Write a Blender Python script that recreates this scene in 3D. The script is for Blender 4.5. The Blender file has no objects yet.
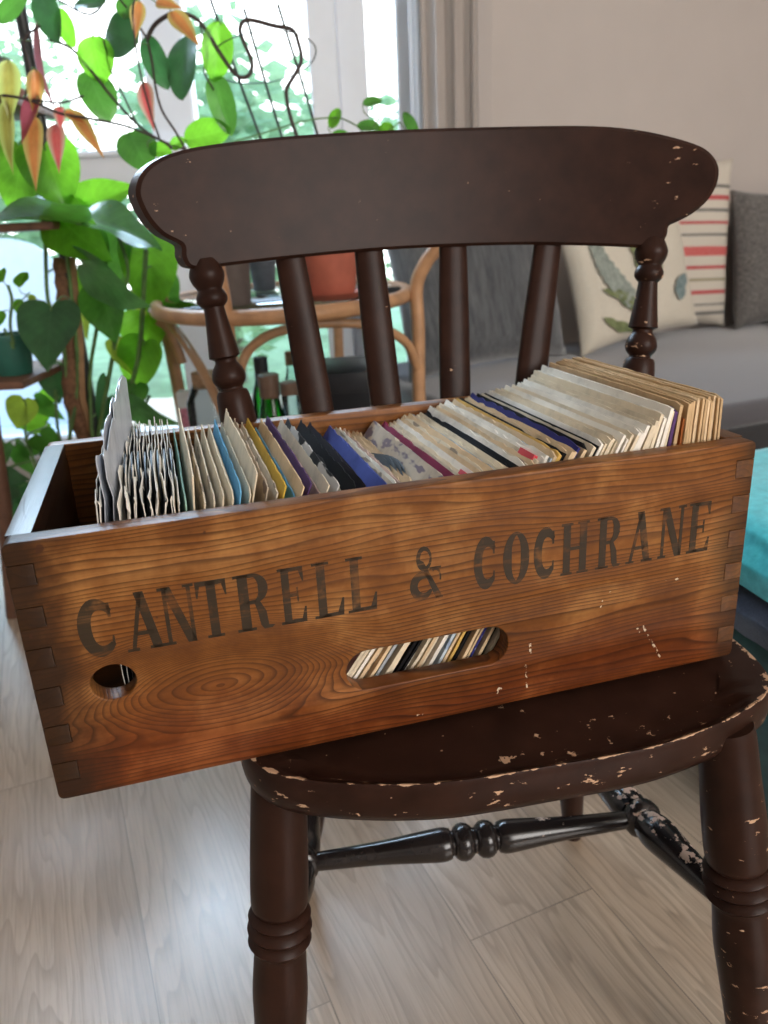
import bpy, bmesh, math, random
from mathutils import Vector, Matrix, noise
random.seed(11)
S = bpy.context.scene
COL = S.collection
R = math.radians

# ------------------------------------------------------------------ camera, sky, light, exposure
CAMPOS = Vector((0, 0, 0.8645))
cx_, cy_, cz_ = Vector((0.99871, -0.01751, -0.04761)), Vector((0.05073, 0.34467, 0.93735)), Vector((0, -0.93856, 0.34512))
cam = bpy.data.cameras.new('camera')
camo = bpy.data.objects.new('camera', cam); COL.objects.link(camo)
mw = Matrix((cx_, cy_, cz_)).transposed().to_4x4(); mw.translation = CAMPOS
camo.matrix_world = mw
cam.sensor_fit = 'HORIZONTAL'; cam.sensor_width = 36; cam.lens = 36.734
cam.clip_start = 0.02
cam.dof.use_dof = True; cam.dof.focus_distance = 0.66; cam.dof.aperture_fstop = 9.0
S.camera = camo

W = bpy.data.worlds.new('sky'); S.world = W; W.use_nodes = True
nt = W.node_tree; nt.nodes.clear()
wo = nt.nodes.new('ShaderNodeOutputWorld'); bg = nt.nodes.new('ShaderNodeBackground')
tc = nt.nodes.new('ShaderNodeTexCoord'); sx = nt.nodes.new('ShaderNodeSeparateXYZ'); cr = nt.nodes.new('ShaderNodeValToRGB')
nt.links.new(tc.outputs['Generated'], sx.inputs[0]); nt.links.new(sx.outputs['Z'], cr.inputs[0])
cr.color_ramp.elements[0].position = 0.2; cr.color_ramp.elements[0].color = (1, 1, 1, 1)
cr.color_ramp.elements[1].position = 0.55; cr.color_ramp.elements[1].color = (0.45, 0.68, 1.0, 1)
nt.links.new(cr.outputs[0], bg.inputs[0]); nt.links.new(bg.outputs[0], wo.inputs[0])
bg.inputs['Strength'].default_value = 4.5

def area(name, loc, target, sx_, sy_, energy, col=(1, 1, 1), portal=False):
    l = bpy.data.lights.new(name, 'AREA'); l.shape = 'RECTANGLE'; l.size = sx_; l.size_y = sy_; l.energy = energy; l.color = col
    o = bpy.data.objects.new(name, l); COL.objects.link(o); o.location = loc
    d = Vector(target) - Vector(loc); o.rotation_euler = d.to_track_quat('-Z', 'Y').to_euler()
    if portal: l.cycles.is_portal = True
    return o
area('window_portal', (-0.8, 2.98, 1.3), (-0.8, 0, 1.3), 2.0, 2.5, 1, portal=True)
area('window_boost_lamp', (-0.75, 3.02, 2.12), (-0.1, 0.9, 0.2), 1.8, 0.55, 130, (0.60, 0.79, 1.0))  # added lamp high in the window opening, boosts the sky's light indoors
area('rear_fill_lamp', (2.5, -2.3, 1.8), (0.9, 2.2, 0.9), 2.4, 1.8, 150, (1.0, 0.96, 0.92))  # added fill lamp behind the camera; no window is built there

vs = S.view_settings
vs.view_transform = 'Standard'; vs.look = 'None'; vs.gamma = 1.0; vs.use_curve_mapping = False; vs.exposure = 0.0

# ------------------------------------------------------------------ materials
def new_mat(name):
    m = bpy.data.materials.new(name); m.use_nodes = True
    n = m.node_tree; b = n.nodes['Principled BSDF']
    return m, n, b
def N(n, t, **k):
    o = n.nodes.new(t)
    for a, v in k.items():
        if a in o.inputs: o.inputs[a].default_value = v
        else: setattr(o, a, v)
    return o
def L(n, a, b): n.links.new(a, b)
def coords(n, scale=(1, 1, 1), rot=(0, 0, 0), loc=(0, 0, 0), out='Object'):
    t = N(n, 'ShaderNodeTexCoord'); mp = N(n, 'ShaderNodeMapping')
    mp.inputs['Scale'].default_value = scale; mp.inputs['Rotation'].default_value = rot; mp.inputs['Location'].default_value = loc
    L(n, t.outputs[out], mp.inputs[0]); return mp.outputs[0]
def ramp(n, src, stops):
    r = N(n, 'ShaderNodeValToRGB'); e = r.color_ramp.elements
    while len(e) < len(stops): e.new(0.5)
    for i, (p, c) in enumerate(stops):
        e[i].position = p; e[i].color = (*c, 1) if len(c) == 3 else c
    L(n, src, r.inputs[0]); return r.outputs[0]
def mix(n, f, a, b, mode='MIX'):
    m = N(n, 'ShaderNodeMix', data_type='RGBA', blend_type=mode)
    for s, v in ((m.inputs[0], f), (m.inputs[6], a), (m.inputs[7], b)):
        if hasattr(v, 'links') or hasattr(v, 'is_linked'): L(n, v, s)
        else: s.default_value = v if not isinstance(v, tuple) or len(v) == 4 else (*v, 1)
    return m.outputs[2]
def math_(n, op, a, b=0.0, clamp=False):
    m = N(n, 'ShaderNodeMath', operation=op, use_clamp=clamp)
    for s, v in ((m.inputs[0], a), (m.inputs[1], b)):
        if hasattr(v, 'is_linked'): L(n, v, s)
        else: s.default_value = v
    return m.outputs[0]
def bump(n, b, h, strength=0.2, dist=0.001):
    k = N(n, 'ShaderNodeBump', Strength=strength, Distance=dist); L(n, h, k.inputs['Height']); L(n, k.outputs[0], b.inputs['Normal'])
def noise_(n, vec, scale, detail=3, rough=0.55, dist=0.0):
    t = N(n, 'ShaderNodeTexNoise', Scale=scale, Detail=detail, Roughness=rough, Distortion=dist); L(n, vec, t.inputs['Vector']); return t.outputs[0]

def plain(name, col, rough=0.5, var=0.12, nscale=40, spec=0.5, metallic=0.0, bumps=0.0, sheen=0.0):
    m, n, b = new_mat(name)
    v = coords(n); f = noise_(n, v, nscale)
    lo = tuple(c * (1 - var) for c in col); hi = tuple(min(1, c * (1 + var)) for c in col)
    L(n, ramp(n, f, [(0.3, lo), (0.7, hi)]), b.inputs['Base Color'])
    b.inputs['Roughness'].default_value = rough; b.inputs['Specular IOR Level'].default_value = spec; b.inputs['Metallic'].default_value = metallic
    if sheen: b.inputs['Sheen Weight'].default_value = sheen
    if bumps: bump(n, b, f, bumps)
    return m

def crate_wood(name, along='X', ink=False, tone=1.0, grain=1.0, front=False, rough=0.42):
    m, n, b = new_mat(name)
    sc = {'X': (1, 1, 1), 'Y': (1, 1, 1)}[along]
    base = coords(n, rot=(0, 0, R(90)) if along == 'Y' else (0, 0, 0))
    mp = N(n, 'ShaderNodeMapping'); mp.inputs['Scale'].default_value = (1.1, 9, 9); L(n, base, mp.inputs[0])
    warp = noise_(n, mp.outputs[0], 2.2, 2, 0.5)
    sep = N(n, 'ShaderNodeSeparateXYZ'); L(n, base, sep.inputs[0])
    # growth rings: height plus a slow warp, folded into lines
    h = math_(n, 'ADD', sep.outputs['Z'], math_(n, 'MULTIPLY', warp, 0.055 if front else 0.05))
    if front:   # the cathedral figure low on the left
        dx = math_(n, 'MULTIPLY', math_(n, 'SUBTRACT', sep.outputs['X'], 0.135), 0.42)
        dz = math_(n, 'SUBTRACT', sep.outputs['Z'], 0.075)
        rr = math_(n, 'SQRT', math_(n, 'ADD', math_(n, 'MULTIPLY', dx, dx), math_(n, 'MULTIPLY', dz, dz)))
        k = N(n, 'ShaderNodeMapRange', interpolation_type='SMOOTHSTEP'); L(n, rr, k.inputs[0])
        k.inputs[1].default_value = 0.02; k.inputs[2].default_value = 0.065; k.inputs[3].default_value = 1; k.inputs[4].default_value = 0
        mm = N(n, 'ShaderNodeMix', data_type='FLOAT'); L(n, k.outputs[0], mm.inputs[0]); L(n, h, mm.inputs[2])
        L(n, math_(n, 'ADD', rr, math_(n, 'MULTIPLY', warp, 0.03)), mm.inputs[3]); h = mm.outputs[0]
    saw = math_(n, 'FRACT', math_(n, 'MULTIPLY', h, 215 if front else 150))
    line = ramp(n, saw, [(0.0, (0, 0, 0)), (0.55, (0.25,) * 3), (0.9, (1, 1, 1)), (1.0, (0, 0, 0))])
    mp2 = N(n, 'ShaderNodeMapping'); mp2.inputs['Scale'].default_value = (6, 160, 160); L(n, base, mp2.inputs[0])
    fib = noise_(n, mp2.outputs[0], 1.6, 4, 0.65)
    blot = noise_(n, base, 14, 5, 0.6); blot2 = noise_(n, base, 5.0, 3, 0.5)
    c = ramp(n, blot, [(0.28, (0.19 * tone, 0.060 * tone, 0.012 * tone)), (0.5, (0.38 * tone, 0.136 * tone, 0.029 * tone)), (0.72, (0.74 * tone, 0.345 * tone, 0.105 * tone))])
    c = mix(n, math_(n, 'MULTIPLY', line, math_(n, 'MULTIPLY', math_(n, 'ADD', blot2, 0.25), 0.95 * grain)), c, (0.060 * tone, 0.020 * tone, 0.007 * tone))
    c = mix(n, ramp(n, fib, [(0.42, (0, 0, 0)), (0.72, (0.42,) * 3)]), c, (0.10 * tone, 0.040 * tone, 0.014 * tone))
    if front:
        # red varnish along the foot of the board, deepened to paint in its dimmer light, dirt rubbed in at both joints, dark stain on one edge
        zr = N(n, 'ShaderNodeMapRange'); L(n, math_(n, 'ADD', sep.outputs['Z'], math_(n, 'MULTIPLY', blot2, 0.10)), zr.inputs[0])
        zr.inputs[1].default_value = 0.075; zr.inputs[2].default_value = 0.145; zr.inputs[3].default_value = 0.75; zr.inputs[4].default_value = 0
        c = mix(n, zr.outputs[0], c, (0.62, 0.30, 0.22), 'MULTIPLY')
        xn = math_(n, 'ADD', sep.outputs['X'], math_(n, 'MULTIPLY', math_(n, 'SUBTRACT', blot, 0.5), 0.10))
        for a_, b_, k_ in ((0.058, 0.012, 0.9), (0.592, 0.622, 0.8)):
            er = N(n, 'ShaderNodeMapRange'); L(n, xn, er.inputs[0])
            er.inputs[1].default_value = a_; er.inputs[2].default_value = b_; er.inputs[3].default_value = 0; er.inputs[4].default_value = k_
            c = mix(n, er.outputs[0], c, (0.022, 0.011, 0.006))
        sp = noise_(n, base, 60, 2, 0.5)
        wp = math_(n, 'MULTIPLY', ramp(n, sp, [(0.735, (0, 0, 0)), (0.76, (1, 1, 1))]), 0.8)
        c = mix(n, wp, c, (0.055, 0.02, 0.01))
    if front:
        fl = None; fn = noise_(n, base, 260, 2, 0.6)
        for x0, z0, x1, z1, w_, th_ in ((.520, .052, .542, .014, .0011, .56), (.401, .036, .403, .010, .0008, .54), (.4050, .060, .4055, .048, .0010, .5), (.488, .098, .474, .082, .002, .62), (.541, .094, .556, .094, .0016, .62), (.299, .008, .305, .008, .002, .6), (.371, .014, .379, .018, .0025, .6), (.512, .056, .517, .047, .0014, .58)):
            dx_, dz_ = x1 - x0, z1 - z0; l2 = dx_ * dx_ + dz_ * dz_
            px = math_(n, 'SUBTRACT', sep.outputs['X'], x0); pz = math_(n, 'SUBTRACT', sep.outputs['Z'], z0)
            t_ = math_(n, 'ADD', math_(n, 'MULTIPLY', px, dx_ / l2), math_(n, 'MULTIPLY', pz, dz_ / l2), True)
            ex = math_(n, 'SUBTRACT', px, math_(n, 'MULTIPLY', t_, dx_)); ez = math_(n, 'SUBTRACT', pz, math_(n, 'MULTIPLY', t_, dz_))
            d_ = math_(n, 'SQRT', math_(n, 'ADD', math_(n, 'MULTIPLY', ex, ex), math_(n, 'MULTIPLY', ez, ez)))
            m_ = math_(n, 'MULTIPLY', math_(n, 'LESS_THAN', d_, w_), math_(n, 'GREATER_THAN', fn, th_))
            fl = m_ if fl is None else math_(n, 'MAXIMUM', fl, m_)
        c = mix(n, fl, c, (0.62, 0.50, 0.36))
    if ink:
        wear = noise_(n, mp2.outputs[0], 0.9, 3, 0.6); wear2 = noise_(n, base, 30, 4, 0.65)
        f = math_(n, 'MULTIPLY', ramp(n, wear, [(0.34, (0.5,) * 3), (0.46, (1, 1, 1))]), ramp(n, wear2, [(0.34, (0.4,) * 3), (0.46, (0.97,) * 3)]))
        c = mix(n, f, c, (0.030, 0.021, 0.012))
    L(n, c, b.inputs['Base Color'])
    b.inputs['Roughness'].default_value = rough
    b.inputs['Specular IOR Level'].default_value = 0.22 if front else 0.4
    bump(n, b, math_(n, 'ADD', fib, math_(n, 'MULTIPLY', line, 0.4)), 0.25, 0.0008)
    return m

MAT = {}
FT = 0.58
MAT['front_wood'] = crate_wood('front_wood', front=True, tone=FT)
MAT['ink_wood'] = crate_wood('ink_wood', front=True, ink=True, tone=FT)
MAT['side_wood'] = crate_wood('side_wood', along='X', tone=0.62)
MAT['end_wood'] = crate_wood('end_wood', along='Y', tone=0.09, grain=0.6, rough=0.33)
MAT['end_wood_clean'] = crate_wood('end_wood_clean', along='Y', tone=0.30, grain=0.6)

def paint_mat(name, col, chip=(0.52, 0.33, 0.21), rough=0.3, spec=0.12):
    m, n, b = new_mat(name)
    v = coords(n); f = noise_(n, v, 30, 4)
    at = N(n, 'ShaderNodeAttribute', attribute_name='wear')
    st = N(n, 'ShaderNodeMapping'); st.inputs['Scale'].default_value = (48, 48, 110); L(n, v, st.inputs[0])
    ch = noise_(n, st.outputs[0], 1.3, 5, 0.62); fine = noise_(n, v, 190, 2)
    thr = math_(n, 'ADD', ch, math_(n, 'MULTIPLY', at.outputs['Fac'], 0.33))
    k = ramp(n, thr, [(0.735, (0, 0, 0)), (0.75, (1, 1, 1))])
    dots = math_(n, 'MULTIPLY', ramp(n, fine, [(0.785, (0, 0, 0)), (0.80, (1, 1, 1))]), 0.6)
    c = ramp(n, f, [(0.3, tuple(x * .75 for x in col)), (0.7, tuple(x * 1.25 for x in col))])
    c = mix(n, math_(n, 'MAXIMUM', k, dots), c, chip)
    L(n, c, b.inputs['Base Color'])
    L(n, ramp(n, k, [(0, (rough,) * 3), (1, (0.7,) * 3)]), b.inputs['Roughness'])
    b.inputs['Specular IOR Level'].default_value = spec
    bump(n, b, f, 0.06)
    return m
MAT['paint'] = paint_mat('dark_brown_paint', (0.027, 0.0112, 0.0072), rough=0.36)
MAT['paint_gloss'] = paint_mat('black_brown_gloss_paint', (0.016, 0.012, 0.011), chip=(0.58, 0.42, 0.33), rough=0.2, spec=0.5)

def floor_mat():
    m, n, b = new_mat('oak_laminate')
    t = N(n, 'ShaderNodeTexCoord')
    a = math.atan2(0.923, -0.384)
    mp = N(n, 'ShaderNodeMapping', vector_type='TEXTURE'); mp.inputs['Rotation'].default_value = (0, 0, a)
    L(n, t.outputs['Object'], mp.inputs[0])
    sep = N(n, 'ShaderNodeSeparateXYZ'); L(n, mp.outputs[0], sep.inputs[0])
    # x runs along the boards, y across them
    cb = N(n, 'ShaderNodeCombineXYZ'); L(n, math_(n, 'ADD', sep.outputs['X'], -0.66 + 12.0), cb.inputs[0]); L(n, math_(n, 'ADD', sep.outputs['Y'], -0.0163 + 0.19 * 30), cb.inputs[1])
    br = N(n, 'ShaderNodeTexBrick', offset=0.5, offset_frequency=2); L(n, cb.outputs[0], br.inputs['Vector'])
    br.inputs['Scale'].default_value = 1; br.inputs['Brick Width'].default_value = 1.2; br.inputs['Row Height'].default_value = 0.19
    br.inputs['Mortar Size'].default_value = 0.0011; br.inputs['Mortar Smooth'].default_value = 0.3; br.inputs['Bias'].default_value = 0
    br.inputs['Color1'].default_value = (0, 0, 0, 1); br.inputs['Color2'].default_value = (1, 1, 1, 1); br.inputs['Mortar'].default_value = (0.5, 0.5, 0.5, 1)
    off = N(n, 'ShaderNodeVectorMath', operation='ADD'); L(n, cb.outputs[0], off.inputs[0])
    sc = N(n, 'ShaderNodeVectorMath', operation='SCALE'); L(n, br.outputs['Color'], sc.inputs[0]); sc.inputs['Scale'].default_value = 7.3; L(n, sc.outputs[0], off.inputs[1])
    st = N(n, 'ShaderNodeMapping'); st.inputs['Scale'].default_value = (1.3, 11, 1); L(n, off.outputs[0], st.inputs[0])
    w = noise_(n, st.outputs[0], 1.3, 2, 0.5)
    s2 = N(n, 'ShaderNodeSeparateXYZ'); L(n, st.outputs[0], s2.inputs[0])
    ring = math_(n, 'FRACT', math_(n, 'MULTIPLY', math_(n, 'ADD', s2.outputs['Y'], math_(n, 'MULTIPLY', w, 3.4)), 3.6))
    rl = ramp(n, ring, [(0, (0.1,) * 3), (0.6, (0.3,) * 3), (0.93, (1, 1, 1)), (1, (0.1,) * 3)])
    st2 = N(n, 'ShaderNodeMapping'); st2.inputs['Scale'].default_value = (5, 130, 1); L(n, off.outputs[0], st2.inputs[0])
    fib = noise_(n, st2.outputs[0], 1.8, 4, 0.7)
    c = ramp(n, noise_(n, st.outputs[0], 0.8, 3), [(0.3, (0.42, 0.31, 0.215)), (0.7, (0.59, 0.45, 0.325))])
    c = mix(n, math_(n, 'MULTIPLY', rl, 0.5), c, (0.20, 0.14, 0.095))
    c = mix(n, ramp(n, fib, [(0.45, (0, 0, 0)), (0.75, (0.55,) * 3)]), c, (0.16, 0.115, 0.08))
    c = mix(n, math_(n, 'MULTIPLY', br.outputs['Color'], 0.16), c, (0.22, 0.17, 0.13))
    c = mix(n, math_(n, 'MULTIPLY', br.outputs['Fac'], 0.6), c, (0.10, 0.075, 0.055))
    L(n, c, b.inputs['Base Color'])
    b.inputs['Roughness'].default_value = 0.34; b.inputs['Coat Weight'].default_value = 1.0; b.inputs['Coat Roughness'].default_value = 0.27; b.inputs['Coat IOR'].default_value = 1.8
    b.inputs['Specular IOR Level'].default_value = 0.5
    bump(n, b, math_(n, 'SUBTRACT', fib, math_(n, 'MULTIPLY', br.outputs['Fac'], 2.0)), 0.12, 0.001)
    return m
MAT['floor'] = floor_mat()
MAT['wall'] = plain('warm_wall_paint', (0.55, 0.49, 0.45), 0.9, 0.02, 6)
MAT['ceiling'] = plain('ceiling_paint', (0.80, 0.78, 0.75), 0.9, 0.02, 6)
MAT['frame'] = plain('white_window_paint', (0.86, 0.89, 0.94), 0.45, 0.02, 12)
def leaf_mat(name, col, trans, rough=0.3, tf=0.55, edge=None, vein=0.25):
    m, n, b = new_mat(name)
    v = coords(n); f = noise_(n, v, 30, 3)
    uv = N(n, 'ShaderNodeUVMap'); s = N(n, 'ShaderNodeSeparateXYZ'); L(n, uv.outputs[0], s.inputs[0])
    ax = math_(n, 'ABSOLUTE', math_(n, 'SUBTRACT', s.outputs['X'], 0.5))
    vl = math_(n, 'FRACT', math_(n, 'MULTIPLY', math_(n, 'SUBTRACT', s.outputs['Y'], math_(n, 'MULTIPLY', ax, 0.8)), 7.0))
    vein_f = ramp(n, vl, [(0.0, (1, 1, 1)), (0.10, (0, 0, 0)), (0.92, (0, 0, 0)), (1.0, (1, 1, 1))])
    mid = ramp(n, ax, [(0.0, (1, 1, 1)), (0.03, (0, 0, 0))])
    vf = math_(n, 'MULTIPLY', math_(n, 'MAXIMUM', vein_f, mid), vein)
    def tint(c):
        r = ramp(n, f, [(0.3, tuple(x * .8 for x in c)), (0.7, tuple(min(1, x * 1.2) for x in c))])
        if edge: r = mix(n, ramp(n, ax, [(0.16, (0, 0, 0)), (0.42, (1, 1, 1))]), r, edge)
        return mix(n, vf, r, tuple(min(1, x * 1.6 + .04) for x in c) if not edge else edge)
    L(n, tint(col), b.inputs['Base Color']); b.inputs['Roughness'].default_value = rough
    tr = N(n, 'ShaderNodeBsdfTranslucent'); L(n, tint(trans), tr.inputs[0])
    ms = N(n, 'ShaderNodeMixShader'); ms.inputs[0].default_value = tf
    L(n, b.outputs[0], ms.inputs[1]); L(n, tr.outputs[0], ms.inputs[2]); L(n, ms.outputs[0], n.nodes['Material Output'].inputs[0])
    return m
LEAF = {
 'dark': leaf_mat('leaf_dark', (0.03, 0.09, 0.032), (0.05, 0.16, 0.04), tf=0.3, vein=0.1),
 'deep': leaf_mat('leaf_deep', (0.028, 0.088, 0.028), (0.06, 0.20, 0.05), tf=0.34, vein=0.15),
 'mid': leaf_mat('leaf_mid', (0.045, 0.15, 0.022), (0.13, 0.36, 0.04), tf=0.42),
 'bright': leaf_mat('leaf_bright', (0.075, 0.25, 0.018), (0.23, 0.56, 0.03), tf=0.66),
 'lime': leaf_mat('leaf_lime', (0.28, 0.40, 0.05), (0.42, 0.56, 0.05), tf=0.6),
 'gloss': leaf_mat('leaf_gloss', (0.07, 0.20, 0.06), (0.12, 0.34, 0.06), rough=0.22, tf=0.25),
 'olive': leaf_mat('leaf_olive', (0.28, 0.22, 0.04), (0.42, 0.34, 0.06), tf=0.5, edge=(0.5, 0.55, 0.15)),
 'orange': leaf_mat('leaf_orange', (0.42, 0.12, 0.035), (0.62, 0.20, 0.05), tf=0.5, edge=(0.50, 0.36, 0.10)),
 'red': leaf_mat('leaf_red', (0.60, 0.09, 0.08), (0.72, 0.10, 0.09), tf=0.5, edge=(0.66, 0.40, 0.28)),
 'plum': leaf_mat('leaf_plum', (0.32, 0.10, 0.13), (0.46, 0.14, 0.16), tf=0.4),
 'maroon': leaf_mat('leaf_maroon', (0.22, 0.04, 0.06), (0.40, 0.08, 0.09), tf=0.4),
 'tree': leaf_mat('leaf_tree', (0.20, 0.34, 0.20), (0.40, 0.60, 0.34), rough=0.5, tf=0.4),
}
MAT['stem'] = plain('green_stem', (0.10, 0.19, 0.05), 0.5, 0.3)
MAT['vine'] = plain('brown_vine', (0.045, 0.030, 0.026), 0.6, 0.3, 60)
MAT['wire'] = plain('dark_green_wire', (0.02, 0.035, 0.032), 0.4)
MAT['bark'] = plain('moss_pole_coir', (0.19, 0.095, 0.05), 0.9, 0.45, 90, bumps=0.6)
MAT['slat'] = plain('pole_slat_wood', (0.36, 0.20, 0.10), 0.7, 0.2, 40)
MAT['tree_bark'] = plain('tree_bark', (0.14, 0.11, 0.08), 0.9, 0.3, 12)
MAT['soil'] = plain('potting_soil', (0.04, 0.028, 0.02), 0.95, 0.5, 150, bumps=0.6)
MAT['terracotta'] = plain('terracotta', (0.42, 0.115, 0.070), 0.7, 0.12, 25)
MAT['grey_pot'] = plain('grey_brown_pot', (0.11, 0.085, 0.075), 0.6, 0.12)
MAT['green_pot'] = plain('teal_green_plastic', (0.03, 0.15, 0.11), 0.45, 0.08)
MAT['red_tray'] = plain('red_plastic_tray', (0.45, 0.08, 0.07), 0.45, 0.08)
MAT['slate_pot'] = plain('slate_pot', (0.10, 0.11, 0.13), 0.6, 0.15)
MAT['tan_pot'] = plain('tan_pot', (0.28, 0.17, 0.11), 0.7, 0.15)
MAT['stand_metal'] = plain('black_stand_metal', (0.02, 0.022, 0.024), 0.4)
MAT['stand_wood'] = plain('brown_stand_wood', (0.15, 0.07, 0.04), 0.5, 0.25, 30)
MAT['rattan'] = plain('rattan_cane', (0.46, 0.25, 0.125), 0.38, 0.18, 22)
MAT['black_box'] = plain('black_card', (0.008, 0.008, 0.010), 0.6, 0.1, spec=0.2)
MAT['grey_box'] = plain('grey_card', (0.35, 0.37, 0.39), 0.6, 0.06)
MAT['cork'] = plain('cork', (0.36, 0.22, 0.12), 0.85, 0.25, 120)
MAT['bottle_cap'] = plain('black_cap', (0.02, 0.02, 0.022), 0.4)
MAT['gold_cap'] = plain('brown_foil', (0.16, 0.10, 0.07), 0.4, 0.2)
MAT['white_card'] = plain('white_card', (0.75, 0.74, 0.74), 0.7, 0.05)
MAT['pink_print'] = plain('pink_print', (0.62, 0.22, 0.30), 0.7, 0.3, 90)
MAT['blue_label'] = plain('pale_blue_label', (0.32, 0.52, 0.68), 0.6, 0.2, 80)
MAT['plastic'] = plain('white_plastic', (0.62, 0.74, 0.86), 0.4, 0.03)
def glass_mat(name, col, rough=0.03, clear=0.8):
    m, n, b = new_mat(name)
    t = N(n, 'ShaderNodeBsdfTransparent'); t.inputs[0].default_value = (*col, 1)
    g = N(n, 'ShaderNodeBsdfGlossy', Roughness=rough)
    fr = N(n, 'ShaderNodeFresnel', IOR=1.45)
    ms = N(n, 'ShaderNodeMixShader'); L(n, fr.outputs[0], ms.inputs[0]); L(n, t.outputs[0], ms.inputs[1]); L(n, g.outputs[0], ms.inputs[2])
    L(n, ms.outputs[0], n.nodes['Material Output'].inputs[0]); return m
MAT['pane'] = glass_mat('window_glass', (0.97, 0.99, 1.0))
MAT['glass'] = glass_mat('clear_glass', (0.82, 0.88, 0.88))
MAT['table_glass'] = glass_mat('table_glass', (0.72, 0.84, 0.82))
MAT['green_glass'] = glass_mat('green_glass', (0.10, 0.55, 0.12))

def fabric(name, a, bb, scale=(60, 300, 60), rough=0.9, sheen=0.3, extra=None):
    m, n, b = new_mat(name)
    v = coords(n, scale); f = noise_(n, v, 1.0, 4, 0.7)
    L(n, ramp(n, f, [(0.35, a), (0.65, bb)]), b.inputs['Base Color'])
    b.inputs['Roughness'].default_value = rough; b.inputs['Sheen Weight'].default_value = sheen
    bump(n, b, f, 0.3, 0.002); return m
MAT['sofa'] = fabric('grey_sofa_fabric', (0.060, 0.055, 0.061), (0.115, 0.106, 0.116), (500, 500, 500), sheen=0.5)
MAT['sofa_dark'] = fabric('sofa_base_painted_shade', (0.022, 0.021, 0.022), (0.035, 0.033, 0.034), (300, 300, 300))  # darker than the seat fabric: shade on the sofa front put into the colour
MAT['grey_cushion'] = fabric('slate_velvet', (0.045, 0.048, 0.054), (0.115, 0.12, 0.125), (70, 70, 9), sheen=0.6)
MAT['woven'] = fabric('charcoal_bobble_weave', (0.055, 0.05, 0.047), (0.22, 0.205, 0.19), (90, 90, 260))
MAT['teal'] = fabric('dark_teal_velvet', (0.004, 0.045, 0.045), (0.008, 0.075, 0.07), (40, 40, 40), sheen=0.4)
MAT['turquoise'] = fabric('turquoise_fleece', (0.02, 0.42, 0.47), (0.05, 0.58, 0.63), (60, 60, 60), sheen=0.4)
MAT['navy'] = fabric('navy_denim', (0.012, 0.017, 0.035), (0.03, 0.038, 0.065), (300, 300, 300))
MAT['curtain'] = fabric('taupe_curtain', (0.40, 0.35, 0.315), (0.48, 0.42, 0.38), (300, 300, 8))
MAT['sheer'] = fabric('pale_curtain_lining', (0.66, 0.70, 0.76), (0.74, 0.78, 0.83), (300, 300, 8))
def cream_mat(name):
    return fabric(name, (0.60, 0.54, 0.44), (0.70, 0.64, 0.53), (300, 300, 300))
MAT['cream'] = cream_mat('cream_linen')
MAT['print_green'] = fabric('green_leaf_print', (0.10, 0.13, 0.05), (0.24, 0.27, 0.12), (60, 60, 60))
MAT['print_grey'] = fabric('grey_feather_print', (0.20, 0.23, 0.20), (0.36, 0.39, 0.34), (60, 60, 60))
MAT['print_blue'] = fabric('blue_grey_print', (0.10, 0.16, 0.17), (0.25, 0.31, 0.30), (80, 80, 80))
def stripe_mat():
    m, n, b = new_mat('striped_cream_linen')
    t = N(n, 'ShaderNodeTexCoord'); s = N(n, 'ShaderNodeSeparateXYZ'); L(n, t.outputs['Object'], s.inputs[0])
    zig = math_(n, 'PINGPONG', math_(n, 'MULTIPLY', s.outputs['X'], 1.0), 0.006)
    z = math_(n, 'ADD', s.outputs['Z'], math_(n, 'MULTIPLY', zig, 0.9))
    cr = (0.66, 0.60, 0.51); red = (0.50, 0.035, 0.05); ch = (0.10, 0.10, 0.10); ol = (0.30, 0.26, 0.15); pk = (0.62, 0.09, 0.09)
    seq = [(0.0, cr), (0.09, ch), (0.115, cr), (0.16, ch), (0.17, cr), (0.235, red), (0.265, cr), (0.325, ol), (0.345, cr), (0.41, red), (0.43, cr), (0.50, pk), (0.56, cr), (0.63, ch), (0.645, cr), (0.71, red), (0.73, cr), (0.79, ch), (0.81, cr), (0.87, red), (0.9, cr), (0.95, ch), (0.97, cr)]
    r = ramp(n, math_(n, 'DIVIDE', z, 0.52), seq); [x for x in n.nodes if x.bl_idname == 'ShaderNodeValToRGB'][-1].color_ramp.interpolation = 'CONSTANT'
    f = noise_(n, coords(n), 350, 2)
    L(n, mix(n, ramp(n, f, [(0.4, (0, 0, 0)), (0.7, (0.3,) * 3)]), r, cr), b.inputs['Base Color'])
    b.inputs['Roughness'].default_value = 0.95; bump(n, b, f, 0.3, 0.001); return m
MAT['stripe'] = stripe_mat()

PAPER = {}
def paper(key, col, edge=None, print_col=None, amt=0.55, rough=0.75):
    m, n, b = new_mat('sleeve_' + key)
    v = coords(n); oi = N(n, 'ShaderNodeObjectInfo')
    sh = N(n, 'ShaderNodeVectorMath', operation='ADD'); L(n, v, sh.inputs[0]); L(n, math_(n, 'MULTIPLY', oi.outputs['Random'], 30.0), sh.inputs[1])
    f = noise_(n, sh.outputs[0], 22, 4, 0.65)
    c = ramp(n, f, [(0.3, tuple(x * .72 for x in col)), (0.5, col), (0.75, tuple(min(1, x * 1.12) for x in col))])
    if print_col:
        st = N(n, 'ShaderNodeMapping'); st.inputs['Scale'].default_value = (60, 26, 70); L(n, sh.outputs[0], st.inputs[0])
        pf = noise_(n, st.outputs[0], 1.0, 2, 0.5)
        c = mix(n, ramp(n, pf, [(amt - .02, (0, 0, 0)), (amt + .02, (1, 1, 1))]), c, print_col)
    L(n, c, b.inputs['Base Color']); b.inputs['Roughness'].default_value = rough; b.inputs['Specular IOR Level'].default_value = 0.5 if rough < .5 else 0.12
    bump(n, b, f, 0.15, 0.001)
    PAPER[key] = m; return m
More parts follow.
